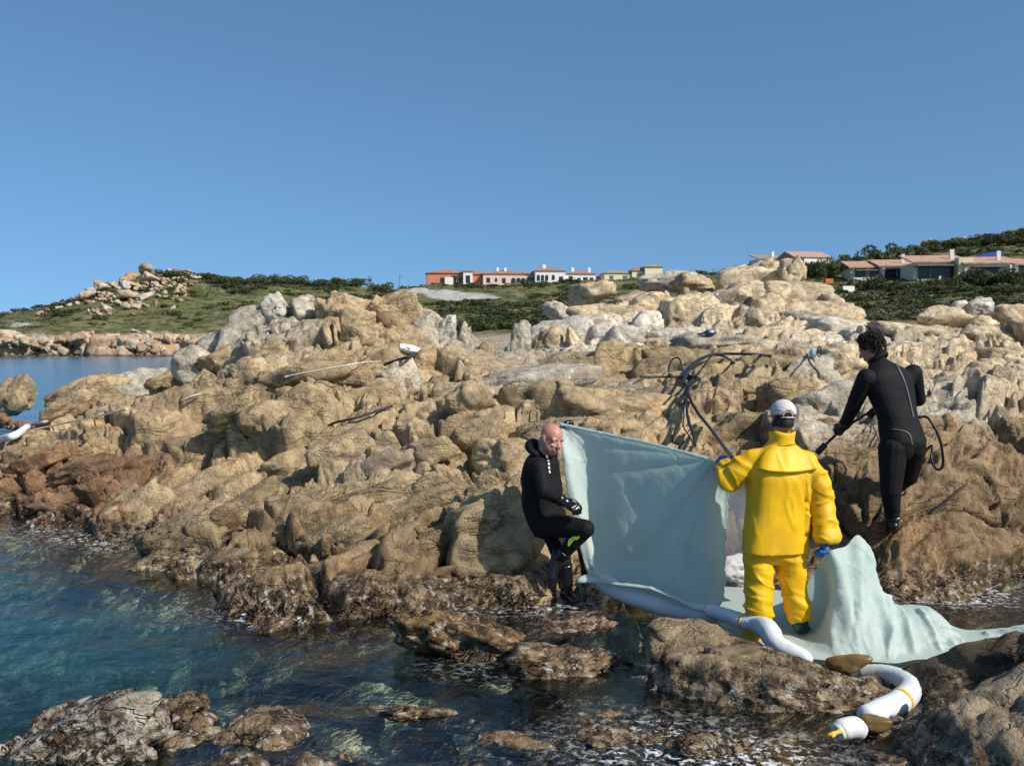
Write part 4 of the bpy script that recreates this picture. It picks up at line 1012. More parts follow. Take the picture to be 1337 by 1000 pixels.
# sloping blue sheet over a roof
a_, b_, c_, d4 = P(1268, 336, 190), P(1309, 337, 188), P(1310, 328, 194), P(1290, 330, 195)
v_ = np.array([a_, b_, c_, d4]); obj('tarpaulin', np.vstack([v_, v_ - np.array((0, 0, .25))]), [[0, 1, 2, 3], [7, 6, 5, 4], [0, 4, 5, 1], [1, 5, 6, 2], [2, 6, 7, 3], [3, 7, 4, 0]], BLUE, None, False, label='bright blue tarpaulin roof sheet behind the villas', cat='tarpaulin')
px_box('garden_wall', 'pale terrace wall in the grass below the villas', 'wall', 1172, 385, 60, 7, 144, .5, STONEW)
px_box('garden_wall', 'white boundary wall beside the orange windbreak', 'wall', 1108, 378, 16, 9, 150, .5, PL_W, 10)
px_box('windbreak', 'orange windbreak standing in a garden below the villas', 'windbreak', 1083, 367, 10, 6, 170, 1.2, simple('orange_cloth', (.65, .16, .06), .8))
px_box('roof_terrace', 'flat pale concrete terrace left of the villa gardens', 'terrace', 1096, 386, 30, 4, 138, 7, simple('pale_concrete', (.50, .47, .42), .9))
px_box('parked_car', 'small white car parked under the trees by the villas', 'car', 1103, 371, 8, 5, 160, 1.6, PL_W) if False else None
def post(px, pyb, pyt, d, label, group=None):
    a, b = P(px, pyb, d), P(px, pyt, d)
    e = empty('lamp_post', a.tolist(), label, 'lamp post', group)
    m = MB(); m.tube([a - np.array((0, 0, .8)), b], .09, 6); m.build('pole', SHUT, e)
    m = MB(); m.box(b + np.array((.25, 0, 0)), (.8, .25, .16)); m.build('lamp_head', SHUT, e)
post(481.5, 372, 361, 258, 'thin lamp post on the headland crest left of the pale track')
post(522, 378, 360, 264, 'taller lamp post at the upper end of the pale track')
post(569, 388, 371, 225, 'thin post on the bank below the orange house')
post(931, 366, 352, 290, 'thin post on the skyline left of the pale rock summit')
print('houses', time.time() - T0)
# ------------------------------------------------------------------ people
def capsule(a, b, ra, rb, seg=14, flat=None):
    """closed tapered limb piece; flat = (axis, factor) squeezes it along an axis"""
    a, b = np.asarray(a, float), np.asarray(b, float)
    ax = b - a; L = np.linalg.norm(ax)
    t = ax / L if L > 1e-6 else np.array((0, 0, 1.))
    u = np.cross(t, (0, 0, 1.) if abs(t[2]) < .9 else (1., 0, 0)); u /= np.linalg.norm(u); v = np.cross(t, u)
    ang = np.linspace(0, 2 * np.pi, seg, endpoint=False); ring = np.cos(ang)[:, None] * u + np.sin(ang)[:, None] * v
    vs = [a - t * ra]; rows = []
    for th in np.linspace(-math.pi / 2, 0, 5)[1:]: rows.append((a + t * ra * math.sin(th), ra * math.cos(th)))
    for th in np.linspace(0, math.pi / 2, 5)[:-1]: rows.append((b + t * rb * math.sin(th), rb * math.cos(th)))
    for c, r in rows: vs += list(c + ring * r)
    vs.append(b + t * rb); n = len(rows)
    f = [[0, 1 + (k + 1) % seg, 1 + k] for k in range(seg)]
    f += [[1 + r * seg + k, 1 + r * seg + (k + 1) % seg, 1 + (r + 1) * seg + (k + 1) % seg, 1 + (r + 1) * seg + k] for r in range(n - 1) for k in range(seg)]
    e = 1 + n * seg; f += [[e, 1 + (n - 1) * seg + k, 1 + (n - 1) * seg + (k + 1) % seg] for k in range(seg)]
    vs = np.array(vs)
    if flat is not None:
        n_, k_ = np.asarray(flat[0], float), flat[1]; n_ = n_ / np.linalg.norm(n_)
        m_ = (a + b) / 2; h = (vs - m_) @ n_; h0 = ((vs - m_) @ t)[:, None] * (t @ n_)
        vs = vs - (h[:, None] - h0) * (1 - k_) * n_
    return vs, f
def ellipsoid(c, axes, seg=18, rings=12):
    """axes: three vectors"""
    A = np.asarray(axes, float); vs = []
    for i in range(1, rings):
        th = math.pi * i / rings
        for k in range(seg):
            ph = 2 * math.pi * k / seg; vs.append((math.sin(th) * math.cos(ph), math.sin(th) * math.sin(ph), math.cos(th)))
    vs = [(0, 0, 1)] + vs + [(0, 0, -1)]
    v = np.array(vs) @ A + np.asarray(c, float)
    n = rings - 1
    f = [[0, 1 + k, 1 + (k + 1) % seg] for k in range(seg)]
    f += [[1 + r * seg + k, 1 + (r + 1) * seg + k, 1 + (r + 1) * seg + (k + 1) % seg, 1 + r * seg + (k + 1) % seg] for r in range(n - 1) for k in range(seg)]
    e = len(vs) - 1; f += [[e, 1 + (n - 1) * seg + (k + 1) % seg, 1 + (n - 1) * seg + k] for k in range(seg)]
    return v, f
def loft(rings, seg=24, sub=6, power=2.3):
    """rings: (centre, side vector, front vector); smooth closed body"""
    C = spline([r[0] for r in rings], (len(rings) - 1) * sub + 1); A = spline([r[1] for r in rings], len(C)); B = spline([r[2] for r in rings], len(C))
    ang = np.linspace(0, 2 * np.pi, seg, endpoint=False)
    ca, sa = np.cos(ang), np.sin(ang)
    ca = np.sign(ca) * np.abs(ca) ** (2 / power); sa = np.sign(sa) * np.abs(sa) ** (2 / power)
    v = (C[:, None] + ca[None, :, None] * A[:, None] + sa[None, :, None] * B[:, None]).reshape(-1, 3)
    f = grid_faces(len(C), seg, True).tolist(); f.append(list(range(seg))[::-1]); f.append([(len(C) - 1) * seg + k for k in range(seg)])
    return v, f
def fuse(parts, voxel, smooth=2):
    """one continuous surface over overlapping closed pieces"""
    b = MB()
    for v, f in parts: b.add(v, f)
    bm = bmesh.new()
    vs = [bm.verts.new(v) for v in b.v]
    for q in b.f:
        try: bm.faces.new([vs[i] for i in q])
        except ValueError: pass
    bmesh.ops.recalc_face_normals(bm, faces=bm.faces)
    me = bpy.data.meshes.new('tmp'); bm.to_mesh(me); bm.free()
    o = bpy.data.objects.new('tmp', me); COL.objects.link(o)
    m = o.modifiers.new('r', 'REMESH'); m.mode = 'VOXEL'; m.voxel_size = voxel; m.adaptivity = 0
    if smooth:
        s = o.modifiers.new('s', 'SMOOTH'); s.factor = .5; s.iterations = smooth
    dg = bpy.context.evaluated_depsgraph_get()
    me2 = bpy.data.meshes.new_from_object(o.evaluated_get(dg))
    v = np.empty(len(me2.vertices) * 3, np.float32); me2.vertices.foreach_get('co', v)
    n = np.empty(len(me2.vertices) * 3, np.float32); me2.vertex_normals.foreach_get('vector', n)
    f = np.array([list(p.vertices) for p in me2.polygons], np.int32)
    bpy.data.objects.remove(o); bpy.data.meshes.remove(me); bpy.data.meshes.remove(me2)
    return v.reshape(-1, 3), f, n.reshape(-1, 3)
def normals_of(v, f):
    n = np.zeros_like(v); fn = np.cross(v[f[:, 2]] - v[f[:, 0]], v[f[:, 3 if f.shape[1] > 3 else 1]] - v[f[:, 1]])
    for k in range(f.shape[1]): np.add.at(n, f[:, k], fn)
    return n / (np.linalg.norm(n, axis=1)[:, None] + 1e-9)
def shell(v, f, n, mask, off, name, mat, parent, **kw):
    """clothing: the masked part of a body surface, lifted off it, its rim turned in"""
    fm = mask[f].all(1); ff = f[fm]
    if len(ff) == 0: return None
    used = np.unique(ff); mp = np.full(len(v), -1); mp[used] = np.arange(len(used))
    cnt_all = np.zeros(len(v), int); np.add.at(cnt_all, f.ravel(), 1)
    cnt = np.zeros(len(v), int); np.add.at(cnt, ff.ravel(), 1)
    rim = (cnt < cnt_all)[used]
    o = off[used] if isinstance(off, np.ndarray) else np.full(len(used), off)
    o = np.where(rim, -.002, o)
    return obj(name, v[used] + n[used] * o[:, None], mp[ff], mat, parent, True, **kw)
def near_seg(v, segs):
    """index of the nearest tapered segment for every vertex"""
    best = np.full(len(v), 1e9); idx = np.zeros(len(v), int)
    for k, (a, b, ra, rb) in enumerate(segs):
        a, b = np.asarray(a, float), np.asarray(b, float); ab = b - a
        t = np.clip(((v - a) @ ab) / max(ab @ ab, 1e-9), 0, 1)
        d = np.linalg.norm(v - a - t[:, None] * ab, axis=1) - (ra + (rb - ra) * t)
        m = d < best; best[m] = d[m]; idx[m] = k
    return idx
def cuff(v, f, n, reg, main, limb, at, reach, name, mat, parent):
    """glove or boot: the hand or foot and a stretch of the limb, worn over the sleeve"""
    d = np.linalg.norm(v - at, axis=1)
    m = (reg == main) | ((reg == limb) & (d < reach))
    return shell(v, f, n, m, np.where(reg == main, .006, .0) + np.where(reg == main, 0, .015), name, mat, parent)
def unit(v): v = np.asarray(v, float); return v / np.linalg.norm(v)
def hand_parts(wrist, fdir, palm, side, curl=.6, size=1.0, spread=.02, thick=1.0):
    """palm, four fingers of three bones each and a thumb; palm = direction the palm faces, side = direction of the thumb"""
    D = unit(fdir); N = unit(np.asarray(palm) - D * (np.asarray(palm) @ D)); S_ = unit(np.asarray(side) - D * (np.asarray(side) @ D) - N * (np.asarray(side) @ N))
    w = np.asarray(wrist, float); s = size; P_ = []
    for k in range(4):
        o = (1.5 - k) * .0205 * s
        kn = w + D * (.088 - .006 * abs(k - 1)) * s + S_ * o
        P_.append(capsule(w + S_ * o * .6 + D * .005, kn, .0165 * s * thick, .0135 * s * thick, 8))
        ln = (.072, .080, .075, .058)[k] * s; d = unit(D + S_ * (1.5 - k) * spread * 4); p = kn; ang = 0
        for j, fr in enumerate((.45, .31, .24)):
            ang = curl * (.75, 1.9, 2.7)[j] if curl > 0 else 0
            dj = d * math.cos(ang) + N * math.sin(ang)
            q = p + dj * ln * fr
            P_.append(capsule(p, q, (.0102 - .001 * j) * s * thick, (.0092 - .001 * j) * s * thick, 8)); p = q
    tb = w + D * .022 * s + S_ * .026 * s
    t1 = tb + unit(D * .75 + S_ * .62 + N * .35) * .042 * s
    t2 = t1 + unit(D * .8 + S_ * .15 + N * (.4 + curl * .5)) * .034 * s
    t3 = t2 + unit(D * .7 - S_ * .15 + N * (.5 + curl * .7)) * .026 * s
    P_ += [capsule(tb, t1, .0155 * s * thick, .0125 * s * thick, 8), capsule(t1, t2, .0125 * s * thick, .011 * s * thick, 8), capsule(t2, t3, .011 * s * thick, .0085 * s * thick, 8)]
    return P_
def head_parts(c, fwd, up, s=1.0, heavy=1.0):
    """c: middle of the head; face with brow, nose, lips, chin and ears"""
    Fd = unit(fwd); U_ = unit(np.asarray(up) - Fd * (np.asarray(up) @ Fd)); L_ = np.cross(U_, Fd); c = np.asarray(c, float)
    A = lambda x, y, z: c + (L_ * x + Fd * y + U_ * z) * s
    E = lambda p, a, b, d: ellipsoid(p, [L_ * a * s, Fd * b * s, U_ * d * s])
    h = heavy
    P_ = [E(A(0, -.012, .035), .077, .098, .088), E(A(0, .012, -.030), .066 * h, .078, .086), E(A(0, .040, -.078), .040 * h, .042, .034),
          E(A(.040, .030, -.048), .030 * h, .040, .045), E(A(-.040, .030, -.048), .030 * h, .040, .045),
          E(A(.034, .062, -.022), .024, .022, .020), E(A(-.034, .062, -.022), .024, .022, .020),          # cheeks
          capsule(A(-.048, .070, .022), A(.048, .070, .022), .0145 * s, .0135 * s, 10),                    # brow
          capsule(A(0, .080, .016), A(0, .108, -.024), .0075 * s, .0135 * s, 10), E(A(.012, .096, -.028), .010, .012, .009), E(A(-.012, .096, -.028), .010, .012, .009),
          capsule(A(-.020, .083, -.054), A(.020, .083, -.054), .0075 * s, .0075 * s, 8), capsule(A(-.018, .082, -.066), A(.018, .082, -.066), .0085 * s, .0085 * s, 8),
          E(A(.079, -.010, .0), .009, .021, .033), E(A(-.079, -.010, .0), .009, .021, .033), E(A(.083, -.018, .012), .008, .013, .017), E(A(-.083, -.018, .012), .008, .013, .017),
          E(A(0, -.070, -.045), .052, .045, .06)]
    return P_, A, (L_, Fd, U_)
def eyes(A, ax, parent, s=1.0):
    for x in (-.031, .031):
        v, f = ellipsoid(A(x, .0735, .002), [ax[0] * .0125 * s, ax[1] * .0095 * s, ax[2] * .0052 * s], 10, 8); obj('eye', v, f, EYE, parent)
        v, f = ellipsoid(A(x, .0805, .0015), [ax[0] * .0058 * s, ax[1] * .0035 * s, ax[2] * .0048 * s], 8, 6); obj('iris', v, f, IRIS, parent)
        v, f = tube(spline([A(x * 1.75, .066, .020), A(x * 1.2, .0815, .0265), A(x * .5, .0825, .021)], 6), .0034 * s, 6); obj('eyebrow', v, f, HAIR, parent)
def boot_parts(ankle, toe, r=.052, up=(0, 0, 1), sole=.03):
    a, t = np.asarray(ankle, float), np.asarray(toe, float); d = unit(t - a); u_ = unit(np.asarray(up) - d * (np.asarray(up) @ d))
    L = np.linalg.norm(t - a); heel = a - d * .035 - u_ * .045
    ball = t - u_ * .012 - d * .06
    return [capsule(a, heel, r * .95, r * .72), capsule(heel, ball, r * .72, r * .78), capsule(ball, t, r * .78, r * .52), capsule(a, ball, r * .8, r * .6)]

def skin_mat(name, col):
    t = NT(name); pos = t.n('TexCoord').outputs['Object']
    c = t.mix(t.mr(t.noise(pos, 14, 4), .35, .65), tuple(x * .85 for x in col), (min(1, col[0] * 1.12), col[1] * .95, col[2] * .95))
    b = t.bsdf(Base_Color=c, Roughness=.45); b.inputs['Subsurface Weight'].default_value = .15; b.inputs['Subsurface Radius'].default_value = (.02, .008, .004)
    t.put(b.inputs['Normal'], t.bump(t.noise(pos, 90, 4), .12, .003))
    return t.surf(b)
SKIN = skin_mat('skin', (.50, .25, .18)); SKIN2 = skin_mat('tanned_skin', (.36, .19, .12))
NEO = simple('black_neoprene', (.005, .005, .006), .75, .2, 10, .25, 160, .25)
NEO_S = simple('smooth_black_rubber', (.009, .009, .010), .22, .1, 10)
PVC = simple('yellow_pvc', (.78, .44, .004), .52, .16, 3.5, .16, 38, .4)
GREENR = simple('green_rubber', (.02, .055, .035), .35)
BLUEG = simple('blue_glove', (.015, .13, .45), .5)
HAIR = simple('dark_hair', (.016, .011, .008), .65, .4, 30, spec=.3)
EYE = simple('eye_white', (.6, .57, .53), .2); IRIS = simple('iris', (.02, .014, .01), .1)
WHITEP = simple('white_print', (.75, .75, .75), .6); LIME = simple('lime_print', (.50, .80, .02), .6); ORANGEP = simple('orange_tab', (.8, .22, .02), .6)
ZIP = simple('grey_zip', (.10, .10, .10), .5)
def J(px, py, d): return P(px, py, d)
VOX = .0065
def decal(bvh, pts, wpx, name, mat, parent, off=.004, n=14):
    """a printed strip lying on a surface, along the given sight lines"""
    pp = spline([(a, b, 0) for a, b in pts], n); o = Vector((0, 0, CAMZ)); vs = []
    t = np.gradient(pp, axis=0); t /= np.linalg.norm(t, axis=1)[:, None] + 1e-9
    for k in range(n):
        nx, ny = -t[k, 1], t[k, 0]; w_ = wpx if np.isscalar(wpx) else np.interp(k / (n - 1), np.linspace(0, 1, len(wpx)), wpx)
        for s in (-.5, -.17, .17, .5):
            q = bvh.ray_cast(o, ray(pp[k, 0] + nx * s * w_, pp[k, 1] + ny * s * w_))
            vs.append(q[0] + q[1] * off if q[0] is not None else None)
    last = next((x for x in vs if x is not None), None)
    if last is None: return None
    for i in range(len(vs)):
        if vs[i] is None: vs[i] = last
        last = vs[i]
    return obj(name, np.array([tuple(x) for x in vs]), grid_faces(n, 4), mat, parent, True)

# ---- the leaning diver at the left
def diver_left():
    root_p = J(740, 786, 8.6)
    e = empty('person', root_p.tolist(), 'bald person in a black wetsuit leaning on the rock with one knee raised', 'person')
    Ff = unit((.78, -.62, 0)); Rr = np.array((-Ff[1], Ff[0], 0)) * -1.0        # Rr: the side turned to the camera
    Rr = unit((-.62, -.78, 0))
    pel, waist, chest, shl, nck = J(716, 684, 8.68), J(707, 655, 8.70), J(706, 622, 8.70), J(707, 602, 8.68), J(706, 592, 8.66)
    hd = J(720, 574, 8.58)
    shN, elN, wrN = J(704, 611, 8.53), J(711, 643, 8.40), J(738, 655, 8.32)
    shF, elF, wrF = J(716, 604, 8.86), J(722, 578, 9.0), J(731, 562, 8.98)
    hpN, knN, anN, toN = J(712, 684, 8.58), J(764, 690, 8.36), J(731, 728, 8.46), J(720, 764, 8.42)
    hpF, knF, anF, toF = J(722, 690, 8.78), J(735, 734, 8.60), J(740, 772, 8.62), J(753, 783, 8.44)
    sv = lambda a, b: (Rr * a, Ff * b)
    torso = loft([(pel - np.array((0, 0, .10)), *sv(.13, .11)), (pel, *sv(.185, .15)), (waist - np.array((0, 0, .02)) + Ff * .01, *sv(.185, .155)), (waist + (chest - waist) * .5 + Ff * .012, *sv(.185, .155)),
                  (chest, *sv(.195, .14)), (shl, *sv(.17, .11)), (nck + np.array((0, 0, .0)), *sv(.075, .075)), (nck + np.array((0, 0, .03)), *sv(.06, .06))])
    segs = [('torso', pel, chest, .17, .16), ('torso', chest, nck, .15, .08), ('head', nck + (hd - nck) * .55, hd, .055, .1),
            ('armN', shN, elN, .068, .052), ('armN', elN, wrN, .052, .036), ('armF', shF, elF, .066, .052), ('armF', elF, wrF, .05, .034),
            ('leg', hpN, knN, .108, .074), ('leg', knN, anN, .070, .045), ('leg', hpF, knF, .105, .07), ('leg', knF, anF, .068, .046)]
    parts = [torso, capsule(nck - np.array((0, 0, .05)), hd + np.array((-.01, .01, -.03)), .085, .072)]
    for s in segs[3:]: parts.append(capsule(s[1], s[2], s[3], s[4]))
    parts += [capsule(chest + Rr * .10 + np.array((0, 0, .03)), shN, .09, .075), capsule(chest - Rr * .10 + np.array((0, 0, .03)), shF, .09, .072), capsule(pel, hpN, .14, .11), capsule(pel, hpF, .14, .11)]
    parts.append(capsule(knN + (anN - knN) * .15 - unit(knN - hpN) * .02, knN + (anN - knN) * .5, .055, .060))
    hp_, A, ax = head_parts(hd, (.60, -.76, -.26), (.18, -.05, 1), 1.12, 1.06); parts += hp_
    hN = hand_parts(wrN, J(752, 662, 8.27) - wrN, (.2, .5, -.8), (.6, -.2, .6), .62, 1.08, thick=1.25); parts += hN
    hF = hand_parts(wrF, J(738, 553, 9.0) - wrF, (.9, .2, -.3), (.2, -.6, .5), .8, 1.05, thick=1.2); parts += hF
    parts += boot_parts(anN, toN, .05, unit((1, -.35, .25))) + boot_parts(anF, toF, .054)
    segs += [('handN', wrN, J(750, 661, 8.28), .045, .05), ('handF', wrF, J(738, 553, 9.0), .045, .05), ('bootN', anN, toN, .06, .05), ('bootF', anF, toF, .065, .05)]
    v, f, n = fuse(parts, VOX, 2)
    body = obj('body', v, f, SKIN, e)
    idx = near_seg(v, [s[1:] for s in segs]); reg = np.array([s[0] for s in segs])[idx]
    wr = .005 * fbm(v * np.array((5, 5, 8)), 3, 500, .5) + .0012 * fbm(v * 30, 2, 510)
    headish = (reg == 'head') | (((v - hd) @ unit((.5, -.35, .8)) > -.075) & (np.linalg.norm(v - hd, axis=1) < .17))
    suit = ~headish & ~np.isin(reg, ('handN', 'handF', 'bootN', 'bootF'))
    w_ = shell(v, f, n, suit, .007 + wr, 'wetsuit', NEO, e)
    cuff(v, f, n, reg, 'handN', 'armN', wrN, .07, 'glove', NEO_S, e); cuff(v, f, n, reg, 'handF', 'armF', wrF, .07, 'glove', NEO_S, e)
    cuff(v, f, n, reg, 'bootN', 'leg', anN, .10, 'boot', NEO_S, e); cuff(v, f, n, reg, 'bootF', 'leg', anF, .26, 'boot', NEO_S, e)
    lower = (reg == 'leg') & (v[:, 2] < knF[2] - .05) & (np.abs(v[:, 0] - anF[0]) < .11) & (v[:, 1] > 8.5)
    eyes(A, ax, e, 1.12)
    # the hood lies folded round the neck
    ang = np.linspace(0, 2 * np.pi, 28); cc = nck + np.array((.0, .0, .035))
    ring = [cc + ax[0] * .098 * math.sin(t) + ax[1] * (.092 * math.cos(t) - .012) + np.array((0, 0, 1)) * (-.012 - .03 * math.cos(t)) for t in ang]
    v2, f2 = tube(ring, .030 + .012 * (np.cos(ang) < 0), 12, False); v2 += .008 * fbm(v2 * 16, 3, 77)[:, None]
    obj('hood', v2, f2, NEO, e)
    bv = BVHTree.FromPolygons(v.tolist(), f.tolist())
    for (a, b) in (((714, 593), (714.3, 597)), ((714.5, 599), (714.8, 602)), ((714.6, 604), (714.9, 607)), ((714.9, 609), (715.4, 612)), ((715.2, 614), (716, 617.5))):
        decal(bv, [a, b], 2.4, 'sleeve_print', WHITEP, e, .016, 5)
    decal(bv, [(743, 712), (746, 706), (750, 702), (753, 702), (757, 699.5)], (2, 5, 3.5, 4, 2), 'knee_print', LIME, e, .016)
    decal(bv, [(714, 728), (714.5, 734)], 2.6, 'boot_tab', ORANGEP, e, .012, 4)
    cf = spline([wrN + unit(elN - wrN) * .03 + .048 * (Rr * math.cos(t) + np.array((0, 0, 1)) * math.sin(t)) for t in np.linspace(0, 6.28, 10)], 24)
    m = MB(); m.tube([J(748, 653.5, 8.22), J(752, 655.5, 8.2)], .008, 6); m.build('glove_strap', simple('pale_strap', (.45, .42, .2), .6), e)
    return e
# ---- the diver working with a lance at the right
def diver_right():
    e = empty('person', J(1166, 696, 9.16).tolist(), 'person with curly dark hair in a black wetsuit stooping over a spray lance', 'person')
    Ff = unit((-.50, .86, 0)); Rr = unit((.86, .50, 0))
    pel, waist, chest, shl, nck = J(1180, 577, 9.15), J(1172, 545, 9.17), J(1163, 507, 9.22), J(1159, 485, 9.24), J(1150, 473, 9.27)
    hd = J(1136, 456, 9.34)
    shL, elL, wrL = J(1131, 493, 9.12), J(1113, 533, 9.24), J(1102, 556, 9.40)
    shR, elR, wrR = J(1192, 487, 9.30), J(1199, 521, 9.42), J(1150, 536, 9.56)
    hpL, knL, anL, toL = J(1166, 585, 9.08), J(1163, 640, 9.06), J(1166, 682, 9.12), J(1162, 690, 9.28)
    hpR, knR, anR, toR = J(1191, 585, 9.22), J(1186, 622, 9.34), J(1159, 645, 9.50), J(1150, 652, 9.66)
    sv = lambda a, b: (Rr * a, Ff * b)
    torso = loft([(pel - np.array((0, 0, .09)), *sv(.15, .12)), (pel, *sv(.215, .16)), (pel + (waist - pel) * .5, *sv(.215, .15)), (waist, *sv(.20, .14)), (chest - np.array((0, 0, .03)), *sv(.25, .15)), (chest + (shl - chest) * .6, *sv(.265, .14)), (shl + np.array((0, 0, .01)), *sv(.215, .12)),
                  (nck, *sv(.085, .085)), (nck + (hd - nck) * .2, *sv(.065, .065))])
    segs = [('torso', pel, chest, .17, .17), ('torso', chest, nck, .16, .08), ('head', nck + (hd - nck) * .6, hd, .05, .1),
            ('armL', shL, elL, .076, .060), ('armL', elL, wrL, .058, .042), ('armR', shR, elR, .076, .060), ('armR', elR, wrR, .055, .04),
            ('leg', hpL, knL, .125, .086), ('leg', knL, anL, .082, .052), ('leg', hpR, knR, .12, .08), ('leg', knR, anR, .076, .05)]
    parts = [torso, capsule(nck - np.array((0, 0, .03)), hd, .072, .066)]
    for s in segs[3:]: parts.append(capsule(s[1], s[2], s[3], s[4]))
    parts += [capsule(chest - Rr * .12 + np.array((0, 0, .03)), shL, .09, .075), capsule(chest + Rr * .12 + np.array((0, 0, .03)), shR, .09, .075), capsule(pel, hpL, .14, .115), capsule(pel, hpR, .14, .112),
              capsule(pel - Ff * .05 - Rr * .07 - np.array((0, 0, .02)), pel - Ff * .05 - Rr * .07 - np.array((0, 0, .07)), .10, .09), capsule(pel - Ff * .05 + Rr * .08 - np.array((0, 0, .02)), pel - Ff * .05 + Rr * .08 - np.array((0, 0, .07)), .10, .09),
              capsule(knL + (anL - knL) * .15 - Ff * .02, knL + (anL - knL) * .5 - Ff * .02, .055, .056)]
    hp_, A, ax = head_parts(hd, (-.72, .50, -.48), (-.25, .2, 1), 1.05); parts += hp_
    parts += hand_parts(wrL, J(1094, 563, 9.44) - wrL, (.7, .2, .5), (-.3, .6, .6), .85, 1.0, thick=1.15)
    parts += hand_parts(wrR, J(1138, 536, 9.58) - wrR, (-.2, -.3, -.9), (-.3, .7, .2), .85, 1.0, thick=1.15)
    parts += boot_parts(anL, toL, .054) + boot_parts(anR, toR, .05)
    segs += [('handL', wrL, J(1094, 563, 9.44), .045, .05), ('handR', wrR, J(1139, 536, 9.58), .045, .05), ('bootL', anL, toL, .065, .05), ('bootR', anR, toR, .06, .05)]
    v, f, n = fuse(parts, VOX, 2)
    obj('body', v, f, SKIN2, e)
    reg = np.array([s[0] for s in segs])[near_seg(v, [s[1:] for s in segs])]
    wr = .005 * fbm(v * np.array((5, 5, 8)), 3, 520, .5) + .0012 * fbm(v * 30, 2, 530)
    suit = ~np.isin(reg, ('head', 'handL', 'handR', 'bootL', 'bootR'))
    shell(v, f, n, suit, .008 + wr, 'wetsuit', NEO, e)
    cuff(v, f, n, reg, 'handL', 'armL', wrL, .07, 'glove', NEO_S, e); cuff(v, f, n, reg, 'handR', 'armR', wrR, .07, 'glove', NEO_S, e)
    cuff(v, f, n, reg, 'bootL', 'leg', anL, .09, 'boot', NEO_S, e); cuff(v, f, n, reg, 'bootR', 'leg', anR, .09, 'boot', NEO_S, e)
    eyes(A, ax, e, 1.05)
    # collar
    ang = np.linspace(0, 2 * np.pi, 26); cc = nck + (hd - nck) * .22; dn = unit(hd - nck)
    a1 = unit(np.cross(dn, (0, 1, 0))); a2 = np.cross(dn, a1)
    ring = [cc + a1 * .082 * math.cos(t) + a2 * .082 * math.sin(t) for t in ang]
    v2, f2 = tube(ring, .024, 10, False); obj('collar', v2, f2, NEO, e)
    # curly hair: many short curls over the skull
    hr_ = np.random.default_rng(4); m = MB()
    cap_v, cap_f = ellipsoid(A(0, -.022, .045), [ax[0] * .088 * 1.05, ax[1] * .102 * 1.05, ax[2] * .088 * 1.05], 22, 14); m.add(cap_v, cap_f)
    for k in range(900):
        dr = hr_.normal(size=3); dr /= np.linalg.norm(dr)
        if dr @ np.array((0, .75, -.5)) > .30 or dr[2] < -.95: continue
        c = A(dr[0] * .092, dr[1] * .106 - .026, dr[2] * (.094 if dr[2] > 0 else .13) + .042)
        t1 = hr_.normal(size=3); t1 /= np.linalg.norm(t1); t2 = np.cross(t1, dr)
        ph = hr_.uniform(0, 6.28)
        pth = [c + (t1 * math.cos(ph + t) + t2 * math.sin(ph + t)) * .012 + (ax[0] * dr[0] + ax[1] * dr[1] + ax[2] * dr[2]) * (.002 + .006 * t) for t in np.linspace(0, 3.4, 7)]
        m.tube(pth, np.linspace(.0062, .003, 7), 4)
    m.build('hair', HAIR, e, True)
    bv = BVHTree.FromPolygons(v.tolist(), f.tolist())
    decal(bv, [(1164, 468), (1172, 482), (1180, 500), (1186, 522), (1191, 545)], 1.5, 'back_zip', ZIP, e, .017, 20)
    decal(bv, [(1165, 560), (1178, 562), (1187, 568), (1190, 580)], 1.0, 'seat_seam', ZIP, e, .015, 12)
    return e, wrL, wrR
